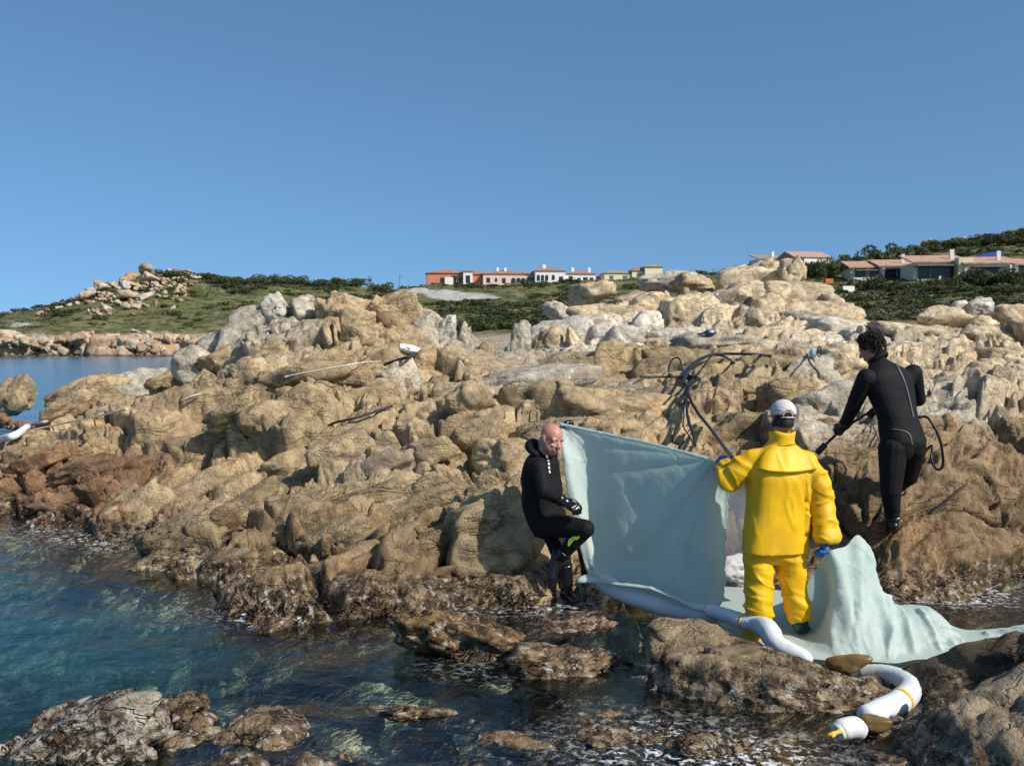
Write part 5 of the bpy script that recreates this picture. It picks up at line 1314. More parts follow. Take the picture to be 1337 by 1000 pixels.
# ---- the person in yellow oilskins
def creases(p, M, seed, w=.13):
    n = fbm(p @ np.asarray(M, float), 2, seed, .4)
    return np.exp(-(n / w) ** 2) * sstep(-.3, .3, fbm(p * 4 + 9, 2, seed + 5))
def person_yellow():
    e = empty('person', J(1020, 838, 7.6).tolist(), 'person in yellow oilskins and a pale cap seen from behind, holding up the sheet', 'person')
    Ff = unit((-.10, 1, 0)); Rr = unit((1, .10, 0)); Z = np.array((0, 0, 1.))
    pel, waist, chest, shl, nck = J(1012, 712, 7.62), J(1013, 675, 7.62), J(1018, 625, 7.62), J(1020, 592, 7.62), J(1021, 574, 7.62)
    hd = J(1022, 545, 7.64)
    shL, elL, wrL = J(983, 600, 7.62), J(951, 626, 7.66), J(945, 604, 7.86)
    shR, elR, wrR = J(1054, 602, 7.62), J(1073, 652, 7.58), J(1079, 706, 7.50)
    hpL, knL, anL, toL = J(992, 722, 7.60), J(991, 780, 7.58), J(991, 826, 7.56), J(986, 838, 7.74)
    hpR, knR, anR, toR = J(1033, 722, 7.62), J(1037, 774, 7.62), J(1046, 813, 7.62), J(1057, 828, 7.76)
    sv = lambda a, b: (Rr * a, Ff * b)
    torso = loft([(pel - Z * .1, *sv(.13, .11)), (pel, *sv(.17, .12)), (waist, *sv(.15, .11)), (chest, *sv(.18, .12)), (shl, *sv(.16, .09)), (nck, *sv(.06, .06)), (nck + Z * .06, *sv(.055, .055))])
    body_p = [torso, capsule(nck - Z * .03, hd, .06, .06)]
    for a, b, ra, rb in ((shL, elL, .055, .045), (elL, wrL, .045, .033), (shR, elR, .055, .045), (elR, wrR, .045, .033), (hpL, knL, .085, .06), (knL, anL, .06, .045), (hpR, knR, .085, .06), (knR, anR, .06, .045)):
        body_p.append(capsule(a, b, ra, rb))
    body_p += [capsule(chest - Rr * .08, shL, .07, .06), capsule(chest + Rr * .08, shR, .07, .06), capsule(pel, hpL, .11, .09), capsule(pel, hpR, .11, .09)]
    hp_, A, ax = head_parts(hd, (-.06, 1, -.06), (0, .05, 1), 1.02); body_p += hp_
    hndL = J(938, 600, 7.95); hndR = J(1077, 722, 7.46)
    body_p += hand_parts(wrL, hndL - wrL, (.5, .1, -.5), (-.2, -.6, .7), .8, 1.0, thick=1.15) + hand_parts(wrR, hndR - wrR + np.array((0, 0, -.02)), (-.9, .1, .1), (0, .8, -.1), .75, 1.0, thick=1.15)
    body_p += boot_parts(anL, toL, .05) + boot_parts(anR, toR, .05)
    segs = [('b', pel, nck, .15, .08), ('head', nck + Z * .05, hd, .06, .1), ('b', shL, wrL, .05, .04), ('b', elL, wrL, .05, .035), ('b', shR, elR, .05, .04), ('b', elR, wrR, .045, .035), ('leg', hpL, knL, .1, .07), ('leg', knL, anL, .06, .05), ('leg', hpR, knR, .1, .07), ('leg', knR, anR, .06, .05),
            ('handL', wrL, hndL, .04, .05), ('handR', wrR, hndR, .04, .05), ('bootL', anL, toL, .06, .05), ('bootR', anR, toR, .06, .05)]
    v, f, n = fuse(body_p, VOX, 2)
    obj('body', v, f, SKIN2, e)
    reg = np.array([s[0] for s in segs])[near_seg(v, [s[1:] for s in segs])]
    shell(v, f, n, reg == 'handL', .005, 'glove', BLUEG, e); shell(v, f, n, reg == 'handR', .005, 'glove', BLUEG, e)
    low = (reg == 'leg')
    shell(v, f, n, (reg == 'bootL') | (low & (v[:, 2] < anL[2] + .22) & (v[:, 0] < (anL[0] + anR[0]) / 2)), .010, 'boot', GREENR, e)
    shell(v, f, n, (reg == 'bootR') | (low & (v[:, 2] < anR[2] + .22) & (v[:, 0] >= (anL[0] + anR[0]) / 2)), .010, 'boot', GREENR, e)
    hair_m = (reg == 'head') & (((v - hd) @ ax[1]) < .03) & (((v - hd) @ ax[2]) > -.075)
    ear = np.abs((v - hd) @ ax[0]) > .074
    shell(v, f, n, hair_m & ~ear, .010 + .004 * fbm(v * 90, 2, 3), 'hair', HAIR, e)
    # jacket: loose body, sleeves, stand-up collar; one fused surface with folds
    hem = J(1010, 720, 7.60)
    jt = loft([(hem - Z * .005, *sv(.247, .165)), (waist + Z * .02, *sv(.235, .165)), (chest - Z * .06, *sv(.235, .16)), (chest + Z * .05, *sv(.245, .155)), (shl - Z * .01, *sv(.215, .12)), (shl + Z * .055, *sv(.135, .095)), (nck - Z * .01, *sv(.092, .092)), (nck + Z * .035, *sv(.088, .09))], 32, 8, 2.7)
    jp = [jt]
    cuffR = elR + (wrR - elR) * 1.0; cuffL = elL + (wrL - elL) * .86
    jp += [capsule(shl + Rr * .07 - Z * .03, shR, .085, .088), capsule(shl - Rr * .07 - Z * .03, shL, .085, .086)]
    def sleeve(a, b, c, r):
        pts = spline([a, a + (b - a) * .5, b, b + (c - b) * .5, c], 22)
        return tube(pts, np.interp(np.linspace(0, 1, 22), np.linspace(0, 1, len(r)), r), 20)
    jp += [sleeve(shR, elR, cuffR, (.084, .088, .084, .080, .080)), sleeve(shL, elL, cuffL, (.083, .088, .086, .078, .066))]
    jv, jf, jn = fuse(jp, .008, 14)
    s_arm = np.maximum(sstep(1.90, 1.70, jv[:, 0]) * 0, 0)
    onR = np.linalg.norm(jv - (elR + (jv - elR) * 0), axis=1); arm = sstep(.30, .20, np.minimum(np.linalg.norm(jv - elR, axis=1), np.linalg.norm(jv - wrR, axis=1))) * (jv[:, 0] > elR[0] - .14)
    armL = sstep(.26, .16, np.linalg.norm(jv - elL, axis=1))
    fold = .016 * fbm(jv * np.array((4.5, 4.5, 1.0)), 3, 540, .45) + .004 * fbm(jv * np.array((3, 3, 5)), 2, 545, .5)
    fa = .030 * fbm(jv @ np.array([[3.5, 0, 3.0], [0, 3, 0], [-2.5, 0, 5.5]]) + 3, 2, 550, .45, True)
    fl = .024 * fbm(jv @ np.array([[6, 0, 3], [0, 4, 0], [3, 0, 6]]), 2, 555, .45, True)
    jd = fold * (1 - np.maximum(arm, armL)) + fa * arm + fl * armL
    jd = jd + .012 * creases(jv, [[4.5, 0, 3.5], [0, 4, 0], [-3, 0, 8]], 581) * np.maximum(arm, armL) + .006 * creases(jv, [[5, 0, 1.0], [0, 4, 0], [1.2, 0, 2.2]], 585, .09) * (1 - np.maximum(arm, armL))
    jv = jv + jn * jd[:, None]; jn = normals_of(jv, jf)
    if (jn * (jv - jv.mean(0))).sum() < 0: jn = -jn
    obj('jacket', jv, jf, PVC, e)
    # back flap with its own free lower edge
    seam = J(1015, 613, 7.46)[2]
    jb = BVHTree.FromPolygons(jv.tolist(), jf.tolist()); fv = []; NXC, NTR = 48, 16; last = None
    for it in range(NTR):
        t = it / (NTR - 1); zz = seam - .006 + (nck[2] - .035 - seam) * t
        for ix in range(NXC):
            s_ = -1 + 2 * ix / (NXC - 1); x = s_ * (.238 - .055 * t - .075 * t ** 3) + .004
            o_ = nck + Rr * x - Ff * 1.0; o_[2] = zz - .010 * math.cos(s_ * 1.4) * (1 - t) + .012 * abs(s_) ** 3 * (1 - t)
            q = jb.ray_cast(Vector(o_), Vector(Ff))
            p_ = np.array(q[0]) if q[0] is not None and (np.array(q[0]) - o_) @ Ff < 1.12 else (last if last is not None else o_ + Ff * .9)
            last = p_
            edge = min(1, (1 - abs(s_)) / .06)
            fv.append(p_ - Ff * (.006 + (.030 * (1 - t) ** 2 + .004 * math.sin(s_ * 7 + 1)) * (.35 + .65 * edge)))
    o = obj('back_flap', np.array(fv), grid_faces(NTR, NXC), PVC, e); sd = o.modifiers.new('thickness', 'SOLIDIFY'); sd.thickness = .004; sd.offset = 0
    # hem, side seam
    # collar
    ang = np.linspace(0, 2 * np.pi, 30); rr = []
    for (dz, r_) in ((-.03, .105), (.0, .096), (.03, .099), (.058, .102), (.066, .094), (.04, .086)):
        rr.append([nck + Rr * r_ * math.cos(t) + Ff * r_ * math.sin(t) + Z * (dz + .006 * math.sin(3 * t + dz * 40)) for t in ang])
    cv = np.array(rr).reshape(-1, 3); cv += .012 * fbm(cv * np.array((12, 12, 30)), 3, 565)[:, None] * np.array((.5, -.6, .5))
    obj('collar', cv, grid_faces(6, 30), PVC, e)
    # trousers
    tp = [loft([(pel + Z * .12, *sv(.19, .14)), (pel, *sv(.20, .145)), (pel - Z * .09, *sv(.185, .13)), (pel - Z * .13, *sv(.12, .09))], 24, 6, 2.4)]
    def leg(h, k, a, toe, r, spreadr):
        return [tube(spline([h + Z * .03, h + (k - h) * .5, k, k + (a - k) * .55, a + (a - k) * spreadr], 26), np.interp(np.linspace(0, 1, 26), np.linspace(0, 1, len(r)), r), 20)]
    tp += leg(hpL, knL, anL, toL, (.112, .104, .092, .088, .082), .14) + leg(hpR, knR, anR, toR, (.110, .102, .090, .086, .084), -.18)
    tv, tf, tn = fuse(tp, .008, 8)
    wz = sstep(knL[2] + .30, knL[2] - .08, tv[:, 2])
    td = (.012 + .026 * wz) * fbm(tv @ np.array([[3.2, 0, 2.2], [0, 3, 0], [1.5, 0, 6.0]]), 3, 570, .42, True) + .012 * fbm(tv * np.array((6, 6, 1.6)), 2, 575)
    flare = sstep(anR[2] + .16, anR[2] + .02, tv[:, 2]) * (tv[:, 0] > (anL[0] + anR[0]) / 2)
    td = td + (.004 + .013 * wz) * creases(tv, [[4, 0, 3], [0, 4, 0], [2, 0, 8.5]], 588) + .006 * creases(tv, [[6, 0, 1], [0, 5, 0], [1, 0, 2]], 589, .1)
    tv = tv + tn * (td + .012 * flare)[:, None]
    obj('trousers', tv, tf, PVC, e)
    # cap with strap opening at the back; seams
    capv, capf = ellipsoid(A(0, -.012, .038), [ax[0] * .094, ax[1] * .112, ax[2] * .098], 28, 18)
    lc = (capv - A(0, -.012, .038)); zc = lc @ ax[2]; yc = lc @ ax[1]; xc = lc @ ax[0]
    keep = (zc > -.030 - .010 * (yc > 0)) & ~((yc < -.05) & (np.hypot(xc, (zc + .030) * 1.0) < .032))
    fl = [q for q in capf if all(keep[i] for i in q)]; us = sorted({i for q in fl for i in q}); mp2 = {i: k for k, i in enumerate(us)}
    CAP = NT('cap_cloth'); ob = CAP.n('TexCoord').outputs['Object']
    wvn = CAP.n('TexWave', {'bands_direction': 'DIAGONAL'}, Vector=ob, Scale=16.0, Distortion=1.2)
    cb = CAP.bsdf(Base_Color=CAP.mix(CAP.mr(wvn.outputs[1], .12, .02), (.66, .57, .54), (.22, .17, .18)), Roughness=.85); CAP.surf(cb)
    cp = obj('cap', capv[us], [[mp2[i] for i in q] for q in fl], CAP.m, e); sd = cp.modifiers.new('thickness', 'SOLIDIFY'); sd.thickness = .004
    pts = [A(.036 * math.cos(t), -.012 - .112 * .93, .012 + .034 * math.sin(t)) for t in np.linspace(0, math.pi, 12)]
    m = MB(); m.tube(pts, .004, 6); m.tube([A(-.05, -.112, .004), A(0, -.124, .003), A(.05, -.112, .004)], .006, 6); m.build('cap_strap', CAP.m, cp, True)
    bm_ = []
    for r_ in (0, 1):
        for t in np.linspace(-1.25, 1.25, 14): bm_.append(A(.082 * math.sin(t) * 1.02, .075 + (.0 if r_ == 0 else .075 * math.cos(t)) + .012, .012 - .012 * r_))
    o = obj('cap_peak', np.array(bm_), grid_faces(2, 14), CAP.m, cp); sd = o.modifiers.new('thickness', 'SOLIDIFY'); sd.thickness = .005
    return e
DL = diver_left(); print('diver', time.time() - T0)
DR, WRL, WRR = diver_right(); print('diver', time.time() - T0)
PY = person_yellow(); print('yellow', time.time() - T0)
# ------------------------------------------------------------------ sheets, booms, hoses, ropes
CLOTH = NT('pale_aqua_sheet')
_p = CLOTH.n('NewGeometry').outputs['Position']
_c = CLOTH.mix(CLOTH.mr(CLOTH.noise(_p, 2.2, 5), .35, .65), (.66, .75, .70), (.74, .82, .77))
_c = CLOTH.mix(CLOTH.mr(CLOTH.noise(_p, 9.0, 6, .7), .62, .74, 0, .35), _c, (.36, .44, .40))
_b = CLOTH.bsdf(Base_Color=_c, Roughness=.6, Normal=CLOTH.bump(CLOTH.noise(_p, 26, 5), .18, .01)); _b.inputs['Specular IOR Level'].default_value = .3
_tr = CLOTH.n('BsdfTranslucent', None, Color=(.72, .83, .80))
_m = CLOTH.n('MixShader'); CLOTH.put(_m.inputs[0], .50); CLOTH.put(_m.inputs[1], _b); CLOTH.put(_m.inputs[2], _tr); CLOTH.surf(_m)
def patch(ctrl, nu, nv):
    """smooth surface through a grid of measured points (rows of (px, py, d))"""
    g = np.array([[P(*q) for q in row] for row in ctrl])
    a = np.array([spline(row, nu) for row in g])
    return np.stack([spline(a[:, k], nv) for k in range(nu)], 1)               # nv x nu x 3
def grid_n(Q):
    n = np.cross(np.gradient(Q, axis=1), np.gradient(Q, axis=0)); return n / (np.linalg.norm(n, axis=-1)[..., None] + 1e-9)
def cloth(name, Q, label, cat, thick=.004):
    nv, nu = Q.shape[:2]
    o = obj(name, Q.reshape(-1, 3), grid_faces(nv, nu), CLOTH.m, None, True, label=label, cat=cat)
    sd = o.modifiers.new('thickness', 'SOLIDIFY'); sd.thickness = thick; sd.offset = 0
    return o
def ridge(U, V, a, b, w, h, taper=True):
    """a fold: gaussian ridge along the line a-b of the sheet's own coordinates"""
    a = np.array(a); b = np.array(b); ab = b - a; L = np.linalg.norm(ab)
    t = ((U - a[0]) * ab[0] + (V - a[1]) * ab[1]) / L ** 2; s = ((U - a[0]) * -ab[1] + (V - a[1]) * ab[0]) / L
    ww = w * (.25 + .75 * np.clip(t, 0, 1)) if taper else w
    return h * np.exp(-(s / ww) ** 2) * sstep(-.06, .06, t) * sstep(1.1, .7, t) * (np.clip(t * 1.2, .3, 1) if taper else 1)
# the sheet held upright between the diver and the person in yellow
top = [(732, 552, 8.98), (785, 563, 8.74), (840, 575, 8.44), (895, 588, 8.14), (938, 599, 7.93)]
r1 = [(737, 590, 8.86), (790, 610, 8.70), (845, 622, 8.42), (900, 632, 8.12), (943, 636, 7.96)]
r2 = [(744, 640, 8.78), (798, 660, 8.64), (850, 680, 8.36), (902, 686, 8.08), (944, 690, 7.98)]
r3 = [(756, 695, 8.70), (803, 712, 8.58), (855, 736, 8.30), (904, 742, 8.02), (941, 742, 7.92)]
r4 = [(772, 740, 8.62), (808, 757, 8.44), (856, 776, 8.20), (904, 788, 7.96), (939, 786, 7.84)]
r5 = [(780, 757, 8.56), (812, 773, 8.36), (858, 788, 8.12), (905, 800, 7.90), (937, 803, 7.78)]
Q = patch([top, r1, r2, r3, r4, r5], 170, 190)
N_ = grid_n(Q); N_ *= np.sign((N_ * np.array((0, -1, 0))).sum(-1))[..., None]
Uc, Vc = np.meshgrid(np.linspace(0, 1, 170), np.linspace(0, 1, 190))
dsp = np.zeros_like(Uc)
for (b, w_, h_) in (((.34, .60), .20, .12), ((.36, .62), .03, .05), ((.70, .62), .05, .05), ((.30, .22), .035, .035), ((.12, .10), .02, .022), ((.45, .16), .02, .02), ((.80, .60), .03, .02), ((.92, .5), .02, .02)):
    dsp += ridge(Uc, Vc, (1.0, .0), b, w_, h_)
dsp += ridge(Uc, Vc, (.0, .0), (.10, .95), .05, .05) + ridge(Uc, Vc, (.0, .0), (.5, .35), .05, .015)
dsp += ridge(Uc, Vc, (.0, .96), (.95, 1.0), .05, .04, False) + ridge(Uc, Vc, (.86, 1.0), (.80, .84), .02, .04, False)
dsp += -.11 * np.sin(np.pi * np.clip(Uc, 0, 1)) * np.sin(np.pi * Vc) * .8                                     # the belly of the sheet sags back
dsp += .012 * fbm(np.stack([Uc * 5, Vc * 4, Uc * 0], -1).reshape(-1, 3), 3, 600).reshape(Uc.shape)
dsp += .009 * fbm(np.stack([Uc * 9, Vc * 8, Uc * 0], -1).reshape(-1, 3), 4, 604, .55, True).reshape(Uc.shape)
dsp += .007 * creases(np.stack([Uc * 2.2, Vc * 2.2, Uc * 0], -1).reshape(-1, 3), [[3, 1.5, 0], [-1, 2.5, 0], [0, 0, 1]], 640, .10).reshape(Uc.shape) + .004 * creases(np.stack([Uc * 3, Vc * 3, Uc * 0], -1).reshape(-1, 3), [[2, -2.5, 0], [3, 2, 0], [0, 0, 1]], 650, .08).reshape(Uc.shape)
dsp += .085 * sstep(.13, .0, Uc) * sstep(.0, .25, Vc)                          # left edge turned forward
dsp -= .16 * sstep(.86, 1.0, Uc) ** 1.3 * sstep(.03, .30, Vc) * sstep(.95, .62, Vc)   # right edge blown back
dsp += .16 * sstep(.86, 1.0, Vc) * sstep(.95, .5, Uc)                          # foot of the sheet runs out on the water
hem = ridge(Uc, Vc, (0, .012), (1, .012), .014, .02, False); dsp += hem
Q = Q + N_ * dsp[..., None]
Q[:, -6:, 0] += (.006 * np.sin(np.linspace(0, 60, 190)) + .004 * np.sin(np.linspace(0, 143, 190)))[:, None]     # frayed right edge
cloth('sheet', Q, 'pale aqua sheet held upright between the leaning diver and the person in yellow', 'sheet')
# the sheet lying in the pool and lifted at the person's right hand
FZ = lambda px, d, z=.03: (px, 435 + 1300 * (CAMZ - z) / d, d)
rows = [
 [FZ(930, 9.1), FZ(985, 9.0), FZ(1024, 8.9), (1050, 768, 8.5), (1078, 724, 7.50), (1104, 713, 7.62), (1121, 700, 7.72), (1139, 742, 7.90), (1158, 786, 8.05), (1190, 790, 8.10), (1218, 796, 8.0), (1258, 828, 7.75), (1300, 822, 7.75), (1352, 814, 7.8)],
 [FZ(932, 8.6), FZ(985, 8.55), FZ(1024, 8.4), (1056, 788, 8.25), (1085, 748, 7.48), (1106, 738, 7.52), (1126, 730, 7.62), (1142, 765, 7.75), (1162, 794, 7.85), (1190, 800, 7.85), (1220, 808, 7.75), (1258, 836, 7.55), (1300, 830, 7.6), (1352, 824, 7.6)],
 [FZ(934, 8.15), FZ(985, 8.1), FZ(1022, 8.0), FZ(1060, 7.9, .07), (1088, 786, 7.40), (1112, 778, 7.42), (1132, 776, 7.48), (1150, 790, 7.52), (1172, 806, 7.55), (1196, 818, 7.5), (1224, 828, 7.45), (1260, 846, 7.35), (1300, 842, 7.4), (1352, 838, 7.35)],
 [FZ(940, 7.8), FZ(985, 7.7), FZ(1020, 7.55), FZ(1060, 7.45, .07), (1088, 824, 7.28), (1116, 816, 7.26), (1138, 818, 7.24), (1154, 828, 7.24), (1174, 842, 7.22), (1198, 850, 7.2), (1226, 856, 7.2), (1260, 862, 7.1), (1300, 858, 7.15), (1352, 854, 7.1)],
 [FZ(950, 7.55), FZ(985, 7.4), FZ(1022, 7.2), FZ(1058, 7.05), (1090, 868, 7.0), (1118, 868, 7.0), (1140, 870, 6.98), (1160, 872, 6.96), (1173, 872, 6.96), (1198, 866, 7.03), (1226, 868, 7.02), (1260, 873, 6.96), (1300, 870, 7.0), (1352, 866, 6.98)],
]
Q = patch(rows, 260, 120)
N_ = grid_n(Q); N_ *= np.sign((N_ * np.array((.1, -.6, .8))).sum(-1))[..., None]
Uc, Vc = np.meshgrid(np.linspace(0, 1, 260), np.linspace(0, 1, 120))
dsp = np.zeros_like(Uc)
for a, b, w_, h_ in (((.46, .02), (.58, .98), .022, .05), ((.45, .02), (.40, .80), .026, .045), ((.33, .10), (.37, .85), .02, .035), ((.58, .20), (.54, .95), .012, .04), ((.60, .15), (.70, .95), .02, .05), ((.47, .1), (.62, .45), .03, .035),
                    ((.72, .15), (.79, .9), .012, .035), ((.28, .2), (.31, .95), .014, .03), ((.90, .1), (.93, .95), .012, .03), ((.78, .9), (.99, .45), .03, .03)):
    dsp += ridge(Uc, Vc, a, b, w_, h_, False)
X = Q.reshape(-1, 3)
dsp += .022 * fbm(X * np.array((3.2, 2.2, 2.2)), 3, 610).reshape(Uc.shape) + .014 * fbm(X * np.array((5, 4, 4)), 4, 615, .6, True).reshape(Uc.shape) + .006 * fbm(X * np.array((15, 12, 12)), 3, 616, .6, True).reshape(Uc.shape)
dsp += .022 * fbm(X * np.array((9, 8, 8)), 3, 618, .5, True).reshape(Uc.shape) * sstep(.70, .8, Uc)
dsp += .010 * creases(X, [[3, 1, 2], [-1, 3, 1], [2, 0, 3]], 660, .09).reshape(Uc.shape)
dsp *= .35 + .65 * sstep(0, .3, Vc)
dsp *= .35 + .65 * sstep(.26, .36, Uc)                                        # the part under the feet lies flat
Q = Q + N_ * dsp[..., None]
Q[..., 2] = np.where(Q[..., 2] < .022, .022 + (Q[..., 2] - .022) * .15, Q[..., 2])
cloth('sheet', Q, 'crumpled pale aqua sheet lying in the pool to the right of the person in yellow', 'sheet')

BOOM = NT('white_boom_cover'); _p = BOOM.n('NewGeometry').outputs['Position']
_c = BOOM.mix(BOOM.mr(BOOM.noise(_p, 6, 6, .65), .55, .72, 0, .8), (.66, .70, .72), (.52, .42, .22))
BOOM.surf(BOOM.bsdf(Base_Color=_c, Roughness=.55, Normal=BOOM.bump(BOOM.noise(_p, 22, 5), .35, .012)))
TAPE = simple('yellow_tape', (.75, .45, .03), .6)
def boom(pts, r, label, bands=(), name='floating_boom', cat='boom', seg=14):
    pth = spline([P(*q) for q in pts], 60)
    rr = np.interp(np.linspace(0, 1, 60), np.linspace(0, 1, len(r)), r) if not np.isscalar(r) else np.full(60, r)
    rr = rr * (1 + .05 * fbm(pth * 9, 2, 700))
    rr[0] *= .35; rr[1] *= .8; rr[-1] *= .35; rr[-2] *= .8
    v, f = tube(pth, rr, seg); c = pth[30].copy(); c[2] = v[:, 2].min()
    e = empty(name, c.tolist(), label, cat)
    v = v + (.010 * fbm(v * 11, 3, 701) + .005 * fbm(v * 30, 2, 702))[:, None] * np.array((.6, -.5, .7))
    obj('boom_cover', v, f, BOOM.m, e)
    for t in bands:
        k = int(t * 57); v, f = tube(pth[k:k + 2], rr[k:k + 2] * 1.03 + .002, seg); obj('boom_strap', v, f, TAPE, e)
    return e
boom([(776, 752, 8.66), (800, 768, 8.42), (850, 787, 8.14), (900, 798, 7.96), (938, 803, 7.84)], (.075, .08, .08, .075, .06), 'blue shadowed boom along the foot of the upright sheet')
boom([(920, 795, 7.86), (945, 802, 7.72), (972, 812, 7.55), (990, 816, 7.45), (1004, 824, 7.26), (1016, 842, 7.1), (1060, 862, 6.94)], (.05, .06, .062, .07, .085, .07, .05), 'white boom curling round the feet of the person in yellow', (.34,))
boom([(1120, 880, 6.75), (1155, 881, 6.62), (1180, 889, 6.46), (1188, 902, 6.3), (1172, 918, 6.12), (1150, 928, 6.0), (1126, 938, 5.88)], (.062, .070, .074, .076, .076, .074, .07), 'white boom bent round the right end of the brown rock', (.66,))
boom([(1092, 957, 5.62), (1100, 952, 5.64), (1114, 950, 5.68), (1126, 955, 5.7)], (.05, .062, .065, .05), 'short white boom end with yellow tape tail beside the brown rock', (.22,))
m = MB(); m.tube(spline([P(1098, 955, 5.58), P(1088, 957, 5.55), P(1081, 960, 5.55)], 8), .012, 6); m.tube(spline([P(1096, 953, 5.58), P(1086, 962, 5.53)], 6), .010, 6)
m.build('tape_tail', TAPE, None, True, label='frayed yellow tape lying at the short boom end', cat='tape')
# white bundle behind the person in yellow
v, f = rock_unit(4, 77, 9, 7, .6, 1.0); c = P(958, 742, 8.55)
BAG = simple('white_bag', (.62, .60, .60), .7, .06, 6, .3, 30)
obj('bag', v * np.array((.17, .15, .12)) + c, f, BAG, None, True, label='crumpled white bag on the wet sheet behind the person in yellow', cat='bag')

# hoses and ropes: laid over the stone
HOSE = simple('black_hose', (.012, .012, .013), .45, .1, 10)
ROPEW = simple('white_rope', (.62, .57, .48), .8, .2, 40)
ROPEB = simple('dark_rope', (.035, .03, .026), .85, .2, 40)
def on_stone(px, py, lift=.02, d=None):
    if d is not None: return P(px, py, d)
    q = hit(px, py)
    o = np.array(q[0]); r_ = np.array(ray(px, py))
    return o - r_ * (lift / .35) * .5 + np.array((0, 0, lift * .6))
def laid(name, pts, r, mat, label, cat, n=70, group=None, lift=None, stiff=16):
    """laid over the stone: it touches the high points and bridges the hollows"""
    lift = lift if lift is not None else r * 1.4
    px = spline([(q[0], q[1], 0) for q in pts], n)
    dd_ = np.array([hit(a, b)[0].y if hit(a, b) else np.nan for a, b, _ in px]); dd_ = np.where(np.isnan(dd_), np.nanmedian(dd_), dd_)
    dd_ = np.minimum(dd_, np.median(dd_) + (1.2 if np.median(dd_) < 20 else 4))
    t_ = np.linspace(-1, 1, n); deg = 3 if stiff > 10 else 6
    e = np.polyval(np.polyfit(t_, dd_, deg), t_)
    over = e - (dd_ - lift * 2.2)
    e = e - min(max(np.percentile(over, 97 if name == 'hose' else 90), 0), .8)
    pick = next((q for q in pts[::-1] if len(q) > 2), None)
    if pick is not None: e = e + (pick[2] - e[-1]) * np.clip(t_, 0, 1) ** 2        # the end comes forward to what it leads to
    pth = np.array([P(a, b, d) for (a, b, _), d in zip(px, e)])
    v, f = tube(pth, r * (1.1 if name == 'hose' else 1.0), 8)
    return obj(name, v, f, mat, None, True, label=label, cat=cat, group=group)
laid('hose', [(836, 492), (866, 492), (896, 493), (912, 496)], .014, HOSE, 'straight black hose lying along the slab left of the hose coils', 'hose', 40)
laid('hose', [(1006, 465), (990, 463), (960, 462), (930, 463), (908, 474), (897, 488), (893, 500)], .018, HOSE, 'long black hose arching over the top of the brown slab', 'hose')
laid('hose', [(959, 474), (944, 465), (926, 464), (908, 472), (896, 484), (899, 490), (912, 493)], .016, HOSE, 'short black hose bent back beside the long arch', 'hose')
laid('hose', [(892, 490), (879, 492), (873, 484), (876, 472), (882, 467), (888, 470), (891, 482), (893, 494), (896, 502)], .013, HOSE, 'black hose coiled in a small upright loop on the slab', 'hose')
laid('hose', [(934, 462), (926, 468), (915, 484), (906, 494), (897, 505), (888, 527)], .012, HOSE, 'thin black hose crossing under the coils', 'hose')
laid('hose', [(912, 494), (900, 505), (900, 518), (912, 540), (928, 560), (944, 582), (957, 598, 8.3)], .016, HOSE, 'black hose running down the gully to the person in yellow', 'hose')
laid('hose', [(897, 505), (896, 520), (898, 545), (905, 568), (908, 582)], .014, HOSE, 'black hose hanging down the gully beside the slab', 'hose')
laid('rope', [(893, 520), (893, 545), (892, 556), (899, 568), (906, 580)], .008, ROPEB, 'thin dark cord hanging down the left side of the gully', 'rope')
laid('hose', [(1053, 462), (1058, 474), (1068, 486), (1070, 492)], .012, HOSE, 'short black hose hooked over the pale rock beside the blue mask', 'hose')
laid('rope', [(1132, 542), (1138, 552), (1144, 566), (1150, 580)], .006, ROPEB, 'thin cord lying below the hands of the stooping diver', 'rope')
laid('rope', [(40, 562), (80, 553), (120, 545), (165, 534)], .014, ROPEW, 'white rope stretched over the tan rocks at the far left', 'rope', lift=.05)
laid('rope', [(236, 523), (250, 517), (262, 514)], .010, ROPEW, 'short end of white rope caught on the rocks left of the ridge', 'rope', 20, lift=.04)
laid('rope', [(372, 492), (390, 488), (450, 477), (475, 473), (497, 472)], .009, ROPEW, 'pale rope lying below the rounded blocks of the ridge', 'rope', lift=.05)
laid('rope', [(501, 476), (520, 470), (536, 465), (544, 461)], .022, ROPEB, 'thick dark rope leading up to the white rag', 'rope', 30, lift=.05)
laid('pole', [(428, 556), (440, 551), (470, 544), (511, 530)], .016, ROPEB, 'dark thin pole lying across the fractured rock', 'pole', 24, lift=.05)
laid('pole', [(1215, 672), (1235, 655), (1262, 632)], .012, ROPEB, 'dark stick lying in the diagonal cleft at the right', 'pole', 20, lift=.03)
WH = simple('white_plastic', (.78, .80, .78), .5, .05, 8)
laid('pipe', [(-12, 581), (6, 572), (20, 568), (36, 557)], .06, WH, 'white plastic strip lying on the rock at the left edge', 'pipe', 30, lift=.08)
laid('pipe', [(38, 556), (50, 552), (62, 550)], .025, simple('grey_strip', (.45, .43, .38), .6), 'flat grey strip lying beyond the white plastic strip', 'pipe', 20, lift=.04)
q = on_stone(534, 457, .05); v, f = rock_unit(4, 91, 8, 6, .45, 1.6)
obj('rag', v * np.array((.16, .12, .085)) + q, f, simple('bright_white_cloth', (.85, .85, .84), .8, .04), None, True, label='bright white rag caught on the ridge above the dark rope', cat='rag')
